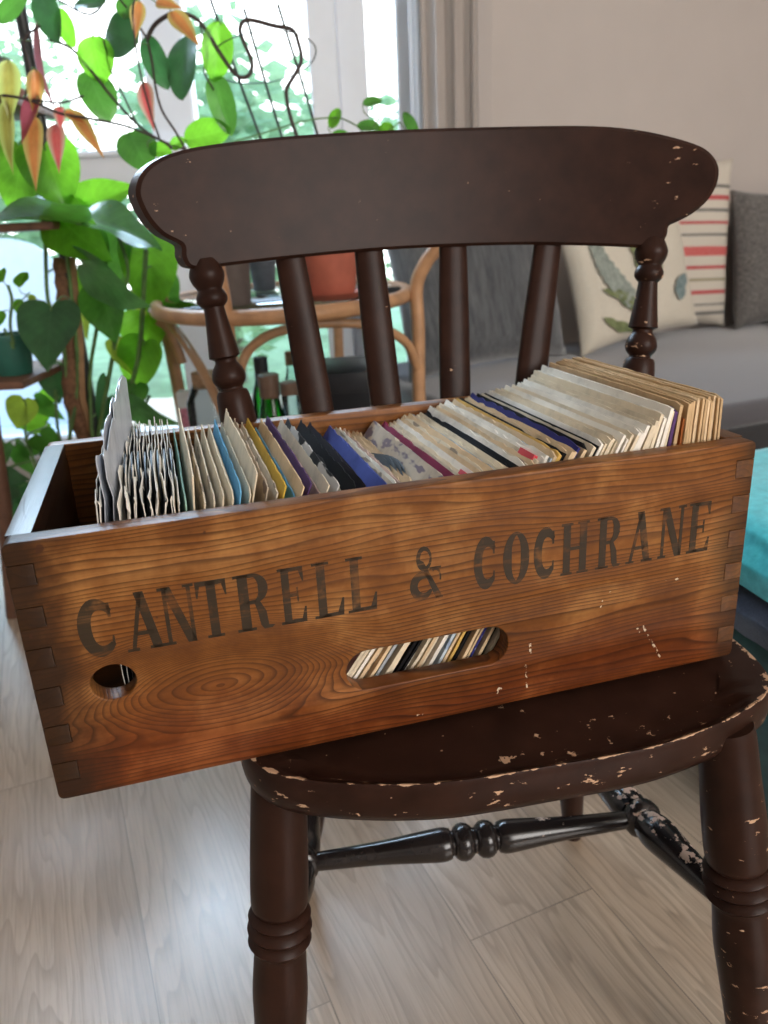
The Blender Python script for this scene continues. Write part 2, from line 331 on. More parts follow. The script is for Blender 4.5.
paper('cream', (0.74, 0.63, 0.46)); paper('white', (0.84, 0.79, 0.70)); paper('ivory', (0.70, 0.60, 0.45), print_col=(0.30, 0.24, 0.18), amt=0.60)
paper('tan', (0.58, 0.40, 0.22)); paper('tan_pale', (0.70, 0.52, 0.32)); paper('beige', (0.55, 0.44, 0.32), print_col=(0.22, 0.17, 0.14), amt=0.62)
paper('mint', (0.30, 0.48, 0.38)); paper('silver', (0.55, 0.58, 0.64), rough=0.2); paper('light_blue', (0.14, 0.38, 0.58)); paper('yellow', (0.62, 0.40, 0.06))
paper('blue', (0.075, 0.10, 0.36)); paper('navy', (0.035, 0.035, 0.17), print_col=(0.55, 0.52, 0.50), amt=0.71); paper('black', (0.010, 0.009, 0.010)); paper('maroon', (0.24, 0.03, 0.08))
paper('plum_black', (0.020, 0.012, 0.016)); paper('purple', (0.10, 0.05, 0.14)); paper('pattern', (0.03, 0.03, 0.032), print_col=(0.55, 0.53, 0.50), amt=0.50); paper('pink', (0.62, 0.44, 0.36)); paper('grey', (0.42, 0.44, 0.46))
paper('orange', (0.40, 0.13, 0.04)); paper('gold', (0.66, 0.42, 0.12)); paper('pale_print', (0.60, 0.52, 0.42), print_col=(0.24, 0.20, 0.24), amt=0.52); paper('ice', (0.52, 0.60, 0.66), print_col=(0.30, 0.38, 0.5), amt=0.58)
MAT['sticker'] = plain('red_sticker', (0.62, 0.05, 0.07), 0.6, 0.05)
MAT['vinyl'] = plain('black_disc', (0.008, 0.008, 0.009), 0.45, 0.1, spec=0.25)
MAT['disc_label'] = plain('disc_label', (0.32, 0.05, 0.06), 0.6, 0.1)

# ------------------------------------------------------------------ helpers
def link(name, me, mat=None, parent=None, loc=None, mtx=None, smooth=None):
    o = bpy.data.objects.new(name, me); COL.objects.link(o)
    if mat is not None and not me.materials: me.materials.append(mat)
    if parent: o.parent = parent
    if mtx is not None: o.matrix_local = mtx
    if loc is not None: o.location = loc
    if smooth: shade(me, smooth)
    return o
def shade(me, angle=40):
    me.shade_smooth() if hasattr(me, 'shade_smooth') else None
    try: me.set_sharp_from_angle(angle=R(angle))
    except Exception: pass
def bm_obj(name, bm, mat=None, parent=None, smooth=40, **k):
    bmesh.ops.recalc_face_normals(bm, faces=bm.faces[:])
    me = bpy.data.meshes.new(name); bm.to_mesh(me); bm.free()
    return link(name, me, mat, parent, smooth=smooth, **k)
def empty(name, loc=(0, 0, 0), rz=0.0):
    o = bpy.data.objects.new(name, None); COL.objects.link(o); o.location = loc; o.rotation_euler = (0, 0, rz); o.empty_display_size = 0.05
    return o
def tag(o, label, cat, group=None, kind=None):
    o['label'] = label; o['category'] = cat
    if group: o['group'] = group
    if kind: o['kind'] = kind
    return o
def struct(o, label=None, cat=None):
    o['kind'] = 'structure'
    if label: o['label'] = label
    if cat: o['category'] = cat
    return o
def box(bm, lo, hi, bev=0.0, seg=2, mtx=None):
    v = [bm.verts.new((x, y, z)) for x in (lo[0], hi[0]) for y in (lo[1], hi[1]) for z in (lo[2], hi[2])]
    fs = [bm.faces.new([v[i] for i in q]) for q in ((0, 1, 3, 2), (4, 6, 7, 5), (0, 4, 5, 1), (2, 3, 7, 6), (0, 2, 6, 4), (1, 5, 7, 3))]
    geo = v
    if bev:
        ed = list({e for f in fs for e in f.edges})
        r = bmesh.ops.bevel(bm, geom=ed, offset=bev, segments=seg, affect='EDGES', profile=0.5)
        geo = list({w for f in r['faces'] for w in f.verts} | {w for w in v if w.is_valid})
    if mtx is not None: bmesh.ops.transform(bm, matrix=mtx, verts=geo)
    return geo
def frame_at(d):
    d = d.normalized(); u = Vector((0, 0, 1)) if abs(d.z) < 0.9 else Vector((1, 0, 0))
    a = d.cross(u).normalized(); b = d.cross(a); return a, b
def tube(bm, pts, rad, seg=8, cap=True):
    pts = [Vector(p) for p in pts]
    rs = rad if isinstance(rad, (list, tuple)) else [rad] * len(pts)
    rings = []; a = None
    for i, p in enumerate(pts):
        d = (pts[min(i + 1, len(pts) - 1)] - pts[max(i - 1, 0)])
        if d.length < 1e-9: d = Vector((0, 0, 1))
        d.normalize()
        if a is None: a, b = frame_at(d)
        else:
            a = (a - d * a.dot(d)); a = a.normalized() if a.length > 1e-6 else frame_at(d)[0]
        b = d.cross(a)
        rings.append([bm.verts.new(p + (a * math.cos(t) + b * math.sin(t)) * rs[i]) for t in [2 * math.pi * k / seg for k in range(seg)]])
    for r0, r1 in zip(rings[:-1], rings[1:]):
        for k in range(seg): bm.faces.new((r0[k], r0[(k + 1) % seg], r1[(k + 1) % seg], r1[k]))
    if cap:
        bm.faces.new(rings[0][::-1]); bm.faces.new(rings[-1])
def smooth_path(pts, sub=4):
    pts = [Vector(p) for p in pts]
    if len(pts) < 3: return pts
    q = [pts[0] * 2 - pts[1]] + pts + [pts[-1] * 2 - pts[-2]]; out = []
    for i in range(1, len(q) - 2):
        p0, p1, p2, p3 = q[i - 1:i + 3]
        for k in range(sub):
            t = k / sub
            out.append(0.5 * ((2 * p1) + (p2 - p0) * t + (2 * p0 - 5 * p1 + 4 * p2 - p3) * t * t + (3 * p1 - p0 - 3 * p2 + p3) * t ** 3))
    out.append(pts[-1]); return out
def lathe(bm, p0, p1, prof, seg=24):
    p0 = Vector(p0); d = Vector(p1) - p0
    tube(bm, [p0 + d * t for t, r in prof], [r for t, r in prof], seg)
def fine(prof, sub=4):      # rounds a turned profile
    v = smooth_path([(t, r, 0) for t, r in prof], sub); return [(p.x, max(p.y, 0.001)) for p in v]
def lathe_z(bm, prof, seg=32, closed=False):
    rings = [[bm.verts.new((r * math.cos(2 * math.pi * k / seg), r * math.sin(2 * math.pi * k / seg), z)) for k in range(seg)] for r, z in prof]
    for r0, r1 in zip(rings[:-1], rings[1:]):
        for k in range(seg): bm.faces.new((r0[k], r0[(k + 1) % seg], r1[(k + 1) % seg], r1[k]))
    bm.faces.new(rings[0][::-1]); bm.faces.new(rings[-1])
def panel(outer, holes, thick, bev, fmap):
    """a flat board with holes and rounded arrises, outline in 2D, mapped to 3D by fmap(x, y, t)"""
    c = bpy.data.curves.new('board', 'CURVE'); c.dimensions = '2D'; c.fill_mode = 'BOTH'
    for loop in [outer] + holes:
        s = c.splines.new('POLY'); s.points.add(len(loop) - 1); s.use_cyclic_u = True
        for p, q in zip(s.points, loop): p.co = (q[0], q[1], 0, 1)
    c.extrude = thick / 2 - bev; c.bevel_depth = bev; c.bevel_resolution = 2; c.offset = -bev
    o = bpy.data.objects.new('board', c); COL.objects.link(o)
    me = bpy.data.meshes.new_from_object(o.evaluated_get(bpy.context.evaluated_depsgraph_get()))
    bpy.data.objects.remove(o); bpy.data.curves.remove(c)
    for v in me.vertices: v.co = fmap(v.co.x, v.co.y, v.co.z + thick / 2)
    me.materials.clear()
    bm = bmesh.new(); bm.from_mesh(me); bmesh.ops.remove_doubles(bm, verts=bm.verts[:], dist=1e-6); bmesh.ops.recalc_face_normals(bm, faces=bm.faces[:]); bm.to_mesh(me); bm.free()
    shade(me, 35); return me
def rounded(pts, r, seg=4):     # pts ccw polygon -> rounded corners; r number or list
    out = []; n = len(pts)
    for i, p in enumerate(pts):
        ri = r[i] if isinstance(r, list) else r
        p = Vector(p); a = (Vector(pts[i - 1]) - p); b = (Vector(pts[(i + 1) % n]) - p)
        if ri <= 0: out.append(tuple(p)); continue
        q0 = p + a.normalized() * ri; q1 = p + b.normalized() * ri
        for k in range(seg + 1):
            t = k / seg; out.append(tuple(q0 * (1 - t) ** 2 + p * 2 * t * (1 - t) + q1 * t * t))
    return out

# ------------------------------------------------------------------ the room
def slab(name, lo, hi, mat):
    bm = bmesh.new(); box(bm, lo, hi); return struct(bm_obj(name, bm, mat, smooth=None))
slab('floor', (-2.4, -3.1, -0.06), (3.4, 4.4, 0.0), MAT['floor'])
slab('ceiling', (-2.4, -3.1, 2.6), (3.4, 4.4, 2.66), MAT['ceiling'])
slab('wall_left', (-2.46, -3.1, 0), (-2.4, 3.0, 2.6), MAT['wall'])
slab('wall_right', (3.4, -3.1, 0), (3.46, 4.4, 2.6), MAT['wall'])
slab('wall_rear', (-2.4, -3.16, 0), (3.4, -3.1, 2.6), MAT['wall'])
YW = 2.85
bm = bmesh.new()
box(bm, (-2.4, YW, 0), (-1.75, YW + 0.2, 2.6)); box(bm, (0.17, YW, 0), (0.42, YW + 0.2, 2.6)); box(bm, (-1.75, YW, 2.35), (0.17, YW + 0.2, 2.6)); box(bm, (-1.75, YW, 0), (0.17, YW + 0.2, 0.10))
struct(bm_obj('wall_back', bm, MAT['wall'], smooth=None))
bm = bmesh.new(); box(bm, (0, 0, 0), (3.3, 0.12, 2.6))
o = struct(bm_obj('wall_sofa_side', bm, MAT['wall'], smooth=None)); o.location = (0.38, YW, 0); o.rotation_euler = (0, 0, R(21))
# window: frame, rails, mullions, panes
win = struct(empty('window_1', (0, 0, 0)), 'tall white framed window with plants in front of it', 'window')
bm = bmesh.new()
Y0, Y1 = YW + 0.02, YW + 0.12
for lo, hi in [((-1.75, Y0, .10), (-1.66, Y1, 2.35)), ((.115, Y0 - .03, .10), (.175, Y1, 2.35)), ((-1.66, Y0, 2.26), (.12, Y1, 2.35)), ((-1.66, Y0, .10), (.12, Y1, .17)),
               ((-.70, Y0, .17), (-.56, Y1, 2.26)), ((-.165, Y0 - .05, .17), (-.075, Y1, 2.26)), ((-.075, Y0, .17), (.018, Y1 - .02, 2.26))]:
    box(bm, lo, hi, 0.006, 1)
bm_obj('window_frame', bm, MAT['frame'], win)
bm = bmesh.new(); box(bm, (-1.66, Y0 - .01, 1.01), (-.165, Y1, 1.125), 0.006, 1); box(bm, (-1.66, Y0 - .03, 1.115), (-.165, Y1, 1.135), 0.004, 1)
bm_obj('transom_rail', bm, MAT['frame'], win)
for i, (a, b, c, d) in enumerate([(-1.66, -.70, 1.13, 2.26), (-.56, -.165, 1.13, 2.26), (.018, .115, .17, 2.26), (-1.66, -.70, .17, 1.01), (-.56, -.165, .17, 1.01)]):
    bm = bmesh.new(); box(bm, (a, YW + .06, c), (b, YW + .066, d)); bm_obj('pane', bm, MAT['pane'], win, smooth=None)
# outdoors
slab('ground', (-9, 3.3, -0.5), (6, 16, -0.4), plain('lawn', (0.22, 0.34, 0.18), 0.9, 0.3, 4))
bpy.data.objects['ground'].name = 'ground_outside'
def leaf_quad(bm, p, s):
    d = Vector((random.gauss(0, 1), random.gauss(0, 1), random.gauss(0, .7))).normalized(); a, b = frame_at(d)
    vs = [bm.verts.new(p + a * s * x + b * s * y + d * s * z) for x, y, z in ((-1, 0, 0), (0, -.5, .15), (1, 0, -.1), (0, .5, .15))]
    bm.faces.new(vs)
def tree(name, x, y, h, r, n, label):
    t = tag(empty(name, (x, y, -0.4)), label, 'tree', 'trees outside the window')
    bm = bmesh.new(); tube(bm, smooth_path([(0, 0, 0), (.03, .02, h * .3), (-.04, 0, h * .6), (.02, .03, h * .85)]), [0.09 - 0.06 * i / 12 for i in range(13)], 8)
    bm_obj('trunk', bm, MAT['tree_bark'], t)
    bm = bmesh.new()
    for i in range(n):
        u = Vector((random.gauss(0, 1), random.gauss(0, 1), random.gauss(0, 1))).normalized() * (random.random() ** .45)
        k = 1 + .35 * noise.noise(u * 2.5 + Vector((x, y, 0)))
        leaf_quad(bm, Vector((u.x * r * k, u.y * r * k, h * .55 + u.z * h * .5 * k)), random.uniform(.07, .14))
    bm_obj('foliage', bm, LEAF['tree'], t, smooth=None)
tree('leafy_tree', -3.3, 6.6, 2.9, .95, 1300, 'pale green bushy tree outside, at the left pane behind the red leaves')
tree('leafy_tree', -1.25, 7.0, 2.7, .85, 1300, 'light green tree outside, seen behind the wire trellis')
tree('leafy_tree', -4.6, 10.2, 4.2, 1.4, 1500, 'larger pale tree farther outside beyond the left edge plant stand')
tree('leafy_tree', -0.4, 9.6, 2.8, 1.0, 1100, 'low light green tree outside beside the white window post')
# curtain
def curtain(name, x0, x1, y, z0, z1, nf, amp, mat, label):
    bm = bmesh.new(); cols = []
    M_ = nf * 12
    for i in range(M_ + 1):
        t = i / M_; ph = t * nf * 2 * math.pi
        row = []
        for z in [z0 + (z1 - z0) * k / 10 for k in range(11)]:
            w = 0.85 + .15 * math.sin(z * 3)
            row.append(bm.verts.new((x0 + (x1 - x0) * t + .012 * math.sin(2 * ph) * w, y + amp * math.sin(ph) * w, z)))
        cols.append(row)
    for a, b in zip(cols[:-1], cols[1:]):
        for k in range(10): bm.faces.new((a[k], b[k], b[k + 1], a[k + 1]))
    o = bm_obj(name, bm, mat); m = o.modifiers.new('s', 'SOLIDIFY'); m.thickness = 0.003
    return tag(o, label, 'curtain')
curtain('curtain', .185, .355, 2.70, .015, 2.5, 3, .024, MAT['curtain'], 'taupe curtain hanging in folds at the right side of the window')
curtain('curtain_lining', .150, .182, 2.74, .015, 2.5, 1, .012, MAT['sheer'], 'narrow pale blue strip of curtain lining at the window side of the taupe curtain')

# ------------------------------------------------------------------ the chair
chair = tag(empty('windsor_chair', (.095, .68, 0), R(10)), 'dark brown painted wooden chair with chipped paint carrying the wooden crate', 'chair')
def outline_seat(k=1.0):
    pts = [(0, -.166), (.05, -.166), (.095, -.163), (.145, -.152), (.19, -.136), (.222, -.117), (.240, -.09), (.2475, -.05), (.247, .0), (.240, .06), (.228, .11), (.205, .155), (.165, .19), (.10, .207), (0, .212)]
    full = pts + [(-x, y) for x, y in pts[-2:0:-1]]
    return smooth_path([((x * 1.03 if x > 0 else x) * k, (y - .02) * k + .02, 0) for x, y in full + [full[0]]], 5)[:-1]
def set_wear(me, fn):
    a = me.attributes.new('wear', 'FLOAT', 'POINT')
    for i, v in enumerate(me.vertices): a.data[i].value = fn(v.co)
bm = bmesh.new()
lay = [(0.84, .4365, 1), (0.90, .4375, 1), (0.955, .4445, 1), (0.985, .4495, 1), (.994, .4500, 1), (1.0, .4475, 1), (1.004, .442, 1), (1.006, .432, 1), (1.0, .420, 1), (.98, .412, 1), (.93, .409, 1)]
rings = []
for k, z, _ in lay:
    ring = []
    for p in outline_seat(k):
        zz = z
        if z < .4499 and k < .99 and z > .43: # saddle only at the front and middle; the back stays level for the crate
            f = max(0, min(1, (.06 - p.y) / .12)); zz = .45 - (.45 - z) * (.25 + .75 * f) * (0.35 if abs(p.x) > .2 else 1)
        ring.append(bm.verts.new((p.x, p.y, zz)))
    rings.append(ring)
n_ = len(rings[0])
for a, b in zip(rings[:-1], rings[1:]):
    for k in range(n_): bm.faces.new((a[k], a[(k + 1) % n_], b[(k + 1) % n_], b[k]))
bm.faces.new(rings[0]); bm.faces.new(rings[-1][::-1])
seat = bm_obj('seat', bm, MAT['paint'], chair, smooth=50)
set_wear(seat.data, lambda c: 0.85 * math.exp(-((c.z - .4502) / .0012) ** 2) * (1 if (c.x ** 2 + (c.y * 1.3) ** 2) > .03 else 0) + (.30 if c.z < .446 and c.y < 0.03 and (abs(c.x) > .2 or c.y < -.1) and c.z > .415 else 0))
def leg_prof(rt, rm, rb):
    return fine([(0, rt * .86), (.03, rt * .93), (.12, rt * .98), (.22, rm), (.315, rm * 1.0), (.332, rm * .90)], 3) + \
        [(.336, rm * .86), (.340, rm * 1.00), (.350, rm * 1.10), (.360, rm * 1.00), (.364, rm * .90), (.368, rm * 1.02), (.380, rm * 1.14), (.392, rm * 1.02), (.396, rm * .90), (.400, rm * 1.02), (.411, rm * 1.12), (.422, rm * 1.0), (.427, rm * .92)] + \
        fine([(.432, rm * .90), (.47, rm * .94), (.55, rm * .99), (.68, rm * .9), (.85, rb), (.98, rb * .82), (1.0, rb * .75)], 3)
def leg(name, top, bot, r, wear=None):
    bm = bmesh.new(); lathe(bm, top, bot, leg_prof(*r), 28)
    o = bm_obj(name, bm, MAT['paint'], chair, smooth=50)
    if wear: set_wear(o.data, wear)
    return o
FL, FR = ((-.2145, -.080, .432), (-.2545, -.125, 0)), ((.180, -.128, .432), (.232, -.178, 0))
BL, BR = ((-.140, .130, .432), (-.203, .21, 0)), ((.140, .130, .432), (.2, .21, 0))
leg('leg', *FL, (.0255, .026, .021)); leg('leg', *FR, (.027, .0285, .0225), lambda c: .22 + .28 * max(0, min(1, (.2 - c.z) / .2)))
leg('leg', *BL, (.020, .021, .016)); leg('leg', *BR, (.020, .021, .016))
def on(l, z):
    a, b = Vector(l[0]), Vector(l[1]); t = (a.z - z) / (a.z - b.z); return a + (b - a) * t
STR = [(0, .0085), (.05, .010), (.22, .0125), (.34, .0165), (.405, .0185), (.43, .0165)]
strp = fine(STR, 3) + [(.434, .0135), (.438, .0135), (.443, .0165), (.453, .0195), (.468, .0208), (.482, .0195), (.492, .0165), (.497, .0140)]
strp = strp + [(1 - t, r) for t, r in strp[::-1]]
sideprof = fine([(0, .0085), (.12, .012), (.30, .0175), (.40, .0205), (.46, .018)], 3) + [(.465, .015), (.472, .019), (.485, .0225), (.515, .0225), (.528, .019), (.535, .015)] + fine([(.54, .018), (.6, .0205), (.7, .0175), (.88, .012), (1, .0085)], 3)
ends = []
for fl, bl in ((FL, BL), (FR, BR)):
    a, b = on(fl, .225), on(bl, .185); ends.append(a + (b - a) * .5)
    bm = bmesh.new(); lathe(bm, a, b, sideprof, 24); o = bm_obj('side_stretcher', bm, MAT['paint_gloss'], chair, smooth=50)
    set_wear(o.data, lambda c, a=a, b=b: (.62 if c.x > 0 and c.z > a.z + (b.z - a.z) * (c.y - a.y) / (b.y - a.y) + .0105 else .05))
bm = bmesh.new(); lathe(bm, ends[0], ends[1], strp, 24); o = bm_obj('cross_stretcher', bm, MAT['paint_gloss'], chair, smooth=50)
zc = (ends[0].z + ends[1].z) / 2
set_wear(o.data, lambda c: (.32 if c.z > zc + .006 and .05 < c.x < .15 else .02))
# back: crest rail, two turned posts, four laths
def ry(x, z): return .288 - .080 * ((x - .02) / .33) ** 2 + (z - .83) * .13
RAIL = [(-.257, .8285), (-.20, .8315), (-.13, .834), (-.04, .836), (.05, .8355), (.14, .833), (.22, .828), (.275, .8235), (.289, .8265), (.296, .836), (.298, .846), (.306, .850), (.322, .858), (.337, .871), (.346, .887),
        (.348, .903), (.343, .916), (.330, .928), (.300, .940), (.26, .9505), (.21, .957), (.13, .9605), (.02, .962), (-.08, .960), (-.15, .9565), (-.21, .951), (-.25, .9455), (-.28, .937), (-.300, .924), (-.309, .907), (-.307, .892), (-.300, .877), (-.289, .864), (-.277, .857), (-.271, .852), (-.2715, .842), (-.267, .832)]
loop = [(p.x * .974 + .005, p.y) for p in smooth_path([(x, z, 0) for x, z in RAIL + [RAIL[0]]], 3)[:-1]]
me = None
def rail_pt(x, z, t):
    s = (x - .02) / .33; nx = .160 * s / .33; d = Vector((-nx, -1, 0)).normalized()     # towards the sitter
    return Vector((x, ry(x, z), z)) - d * (t - .015)
bm = bmesh.new()
rings = []
for t, k in ((0.0, .0035), (.004, 0.0), (.026, 0.0), (.030, .0035)):
    m = len(loop); ring = []
    for i, p in enumerate(loop):
        a = Vector(loop[i - 1]); b = Vector(loop[(i + 1) % m]); d = (b - a).normalized()
        ring.append(bm.verts.new((p[0] - d.y * k, p[1] + d.x * k, t)))
    rings.append(ring)
for a, b in zip(rings[:-1], rings[1:]):
    for k in range(m): bm.faces.new((a[k], a[(k + 1) % m], b[(k + 1) % m], b[k]))
bm.faces.new(rings[0][::-1]); bm.faces.new(rings[3])
for ax, vals in ((0, [-.30 + .02 * i for i in range(33)]), (1, [.84 + .015 * i for i in range(9)])):
    for v in vals:
        bmesh.ops.bisect_plane(bm, geom=bm.verts[:] + bm.edges[:] + bm.faces[:], plane_co=(v, v, 0), plane_no=(1, 0, 0) if ax == 0 else (0, 1, 0))
for v in bm.verts: v.co = rail_pt(v.co.x, v.co.y, v.co.z)
crest = bm_obj('crest_rail', bm, MAT['paint'], chair, smooth=35)
set_wear(crest.data, lambda c: .24 if (abs(c.x - .02) > .25) else .02)
post = [(0, .012), (.018, .0160), (.038, .0188), (.058, .0172), (.074, .0135), (.080, .0135), (.094, .0165), (.110, .0160), (.122, .0118), (.13, .0112), (.19, .0138), (.246, .0168), (.252, .0164), (.258, .0118), (.268, .0120), (.283, .0162), (.305, .0186), (.322, .0165), (.333, .0125), (.340, .0135), (.350, .0178), (.42, .0200), (.55, .0212), (.75, .0190), (.9, .016), (1, .013)]
post = fine(post, 2)
for top, bot, sc, w in (((-.2345, .236, .838), (-.193, .178, .437), 1.0, .05), ((.279, .236, .834), (.226, .176, .437), 1.0, .27)):
    bm = bmesh.new(); lathe(bm, top, bot, [(t, r * sc) for t, r in post], 26)
    o = bm_obj('back_post', bm, MAT['paint'], chair, smooth=40); set_wear(o.data, lambda c, w=w: w)
for xt, xb in ((-.1415, -.106), (-.049, -.037), (.053, .026), (.166, .088)):
    bm = bmesh.new()
    a, b = Vector((xt, ry(xt, .83) + .001, .842)), Vector((xb, .182, .437)); d = (b - a).normalized(); sx1 = Vector((1, 0, 0)) - d * d.x; sx1.normalize(); ny = d.cross(sx1)
    rings = []
    for i in range(9):
        t = i / 8; p = a + (b - a) * t + ny * (-.006 * math.sin(math.pi * t)); w = .0148 + .0038 * math.sin(math.pi * min(1, t * 1.1 + .1)); h = .0065
        prof = [(-1, -.35), (-.8, -.85), (-.25, -1.15), (.25, -1.15), (.8, -.85), (1, -.35), (1, .5), (.8, 1), (-.8, 1), (-1, .5)]
        rings.append([bm.verts.new(p + sx1 * w * u - ny * h * v) for u, v in prof])
    for r0, r1 in zip(rings[:-1], rings[1:]):
        for k in range(10): bm.faces.new((r0[k], r0[(k + 1) % 10], r1[(k + 1) % 10], r1[k]))
    bm.faces.new(rings[0]); bm.faces.new(rings[-1][::-1])
    o = bm_obj('back_lath', bm, MAT['paint'], chair, smooth=50); set_wear(o.data, lambda c: .06)

# ------------------------------------------------------------------ the crate
CL, CD, CH, CT = .6229, .300, .2178, .0185
CY = .266066
crate = tag(empty('wooden_crate', (-.26696, .50536, .4505), CY), 'old wooden crate with stencilled lettering and a slot handle, full of records on the chair', 'crate')
NS = 13; SEG = CH / NS
def comb(x_out, x_in, odd):     # stepped edge from bottom to top at one end
    pts = []
    for k in range(NS):
        x = x_out if (k % 2 == 0) == odd else x_in
        pts += [(x, k * SEG), (x, (k + 1) * SEG)]
    return pts
right = comb(CL, CL - CT, True); left = [(CL - x, y) for x, y in right][::-1]
def dedupe(p):
    o = []
    for q in p:
        if not o or (Vector(q) - Vector(o[-1])).length > 1e-6: o.append(q)
    return o
def soft(pts, z0, z1):      # round the four outer corners of the board
    pts = dedupe(pts); out = []
    for p in pts:
        r = .006 if (p[1] < 1e-6 or p[1] > CH - 1e-6) and (p[0] < 1e-6 or p[0] > CL - 1e-6) else 0
        out.append(r)
    return rounded(pts, out)
face = soft(right + left, 0, CH)
# wavy top edge and worn outline
face = [(x, y) for x, y in face]
hole = [(.0562 + .0168 * math.cos(t), .0955 + .0150 * math.sin(t)) for t in [2 * math.pi * k / 28 for k in range(28)]][::-1]
slot = []
for cx, a0 in ((.3662, -90), (.2548, 90)):
    for k in range(13):
        t = R(a0 + 180 * k / 12); slot.append((cx + .0175 * math.cos(t), .0627 + .0185 * math.sin(t)))
slot = slot[::-1]
me = panel(face, [hole, slot], CT, .0012, lambda x, y, t: Vector((x, CT - t, y)))
# knock the top arris round and a little uneven
def wear_top(me, yspan):
    for v in me.vertices:
        if v.co.z > CH - .004:
            v.co.z += .0012 * noise.noise(Vector((v.co.x * 22, v.co.y * 9, 3)))
wear_top(me, 0)
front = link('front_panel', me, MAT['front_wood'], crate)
me = panel(face, [], CT, .0012, lambda x, y, t: Vector((x, CD - t, y)))
link('back_panel', me, MAT['side_wood'], crate)
# end boards carry the fingers that show through front and back; the strip above the notch pattern stays proud
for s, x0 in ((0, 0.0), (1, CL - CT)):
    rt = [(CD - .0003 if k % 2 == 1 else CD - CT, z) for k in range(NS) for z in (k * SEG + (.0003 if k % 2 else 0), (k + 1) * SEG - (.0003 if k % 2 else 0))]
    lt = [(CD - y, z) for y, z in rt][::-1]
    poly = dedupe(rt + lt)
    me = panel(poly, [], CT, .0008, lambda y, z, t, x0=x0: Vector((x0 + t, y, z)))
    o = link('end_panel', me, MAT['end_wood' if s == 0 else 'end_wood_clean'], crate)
bm = bmesh.new(); box(bm, (CT - .001, CT - .001, .0), (CL - CT + .001, CD - CT + .001, .011)); bm_obj('bottom_panel', bm, MAT['side_wood'], crate, smooth=None)

# stencilled lettering
def arc(cx, cy, rx, ry_, a0, a1, w0, w1, wm=None, n=18, kx=1.0):
    """a stroke along an elliptical arc whose width swells from w0 through wm to w1; quads"""
    out = []; wm = wm if wm is not None else (w0 + w1) / 2
    pts = []
    for i in range(n + 1):
        t = i / n; a = R(a0 + (a1 - a0) * t); w = (w0 * (1 - t) * (1 - 2 * t) + wm * 4 * t * (1 - t) + w1 * t * (2 * t - 1))
        c, s = math.cos(a), math.sin(a)
        pts.append(((cx + rx * c, cy + ry_ * s), (cx + (rx - w) * c, cy + (ry_ - w * .8) * s)))
    for (a, b), (c, d) in zip(pts[:-1], pts[1:]): out.append([a, b, d, c])
    return out
def rect(x0, y0, x1, y1): return [[(x0, y0), (x1, y0), (x1, y1), (x0, y1)]]
def bar(a, b, w): return [[(a[0] - w / 2, a[1]), (a[0] + w / 2, a[1]), (b[0] + w / 2, b[1]), (b[0] - w / 2, b[1])]]
def serif(x, w, y, up): 
    h = .05; return rect(x - w / 2, y, x + w / 2, y + h) if up else rect(x - w / 2, y - h, x + w / 2, y)
TH, TN, SW = .27, .055, .40
def glyph(c):
    if c == 'C': return arc(.5, .5, .5, .5, 34, 320, .13, .13, .345, 30) + rect(.80, .66, .88, .90) + [[(.80, .20), (.88, .16), (.88, .34), (.83, .34)]]
    if c == 'O': return arc(.5, .5, .5, .5, 90, 270, .08, .08, .33, 24) + arc(.5, .5, .5, .5, -90, 90, .08, .08, .33, 24)
    if c == 'A': return bar((.10, 0), (.50, 1), .12) + bar((.80, 0), (.46, 1), .27) + rect(.22, .26, .72, .33) + serif(.10, .34, 0, True) + serif(.80, .46, 0, True)
    if c == 'N': return bar((.14, 0), (.14, 1), .12) + bar((.86, 0), (.86, 1), .12) + bar((.80, 0), (.20, 1), .27) + serif(.14, .32, 0, True) + serif(.86, .32, 1, False) + serif(.12, .32, 1, False)
    if c == 'T': return bar((.5, 0), (.5, 1), .29) + rect(.02, .92, .98, 1) + serif(.5, .54, 0, True) + [[(.02, .945), (.02, .72), (.07, .72), (.17, .945)], [(.98, .945), (.83, .945), (.93, .72), (.98, .72)]]
    if c == 'R': return bar((.24, 0), (.24, 1), TH) + serif(.24, .5, 0, True) + serif(.2, .4, 1, False) + rect(.3, .935, .55, 1) + rect(.3, .47, .55, .535) + arc(.52, .74, .38, .26, -90, 90, .05, .05, .27, 16) + \
        [[(.50, .5), (.66, .5), (.80, .32), (.56, .34)], [(.56, .34), (.80, .32), (.84, .06), (.62, .08)], [(.62, .08), (.84, .06), (1.0, .05), (.92, 0), (.70, 0)]]
    if c == 'E': return bar((.26, 0), (.26, 1), TH) + serif(.24, .46, 0, True) + serif(.24, .46, 1, False) + rect(.3, .93, .90, 1) + rect(.3, 0, .92, .07) + rect(.3, .48, .68, .54) + \
        [[(.90, .96), (.72, .96), (.85, .74), (.90, .74)], [(.92, .04), (.74, .04), (.88, .28), (.94, .28)]] + rect(.63, .38, .69, .64)
    if c == 'L': return bar((.28, 0), (.28, 1), TH) + serif(.28, .54, 1, False) + serif(.28, .54, 0, True) + rect(.3, 0, .95, .07) + [[(.95, .04), (.74, .04), (.92, .32), (.98, .32)]]
    if c == 'H': return bar((.2, 0), (.2, 1), .26) + bar((.8, 0), (.8, 1), .26) + rect(.3, .47, .7, .535) + serif(.2, .42, 0, True) + serif(.2, .42, 1, False) + serif(.8, .42, 0, True) + serif(.8, .42, 1, False)
    if c == '&': return arc(.46, .77, .24, .23, 0, 360, .06, .06, .12, 24) + arc(.36, .27, .36, .27, 20, 340, .06, .08, .24, 28) + [[(.28, .78), (.44, .72), (.98, .05), (.80, 0)], [(.78, 0), (1.02, 0), (1.02, .05), (.80, .06)]] + \
        arc(.76, .40, .22, .20, -20, 110, .05, .11, .06, 12) + rect(.62, .56, .98, .60)
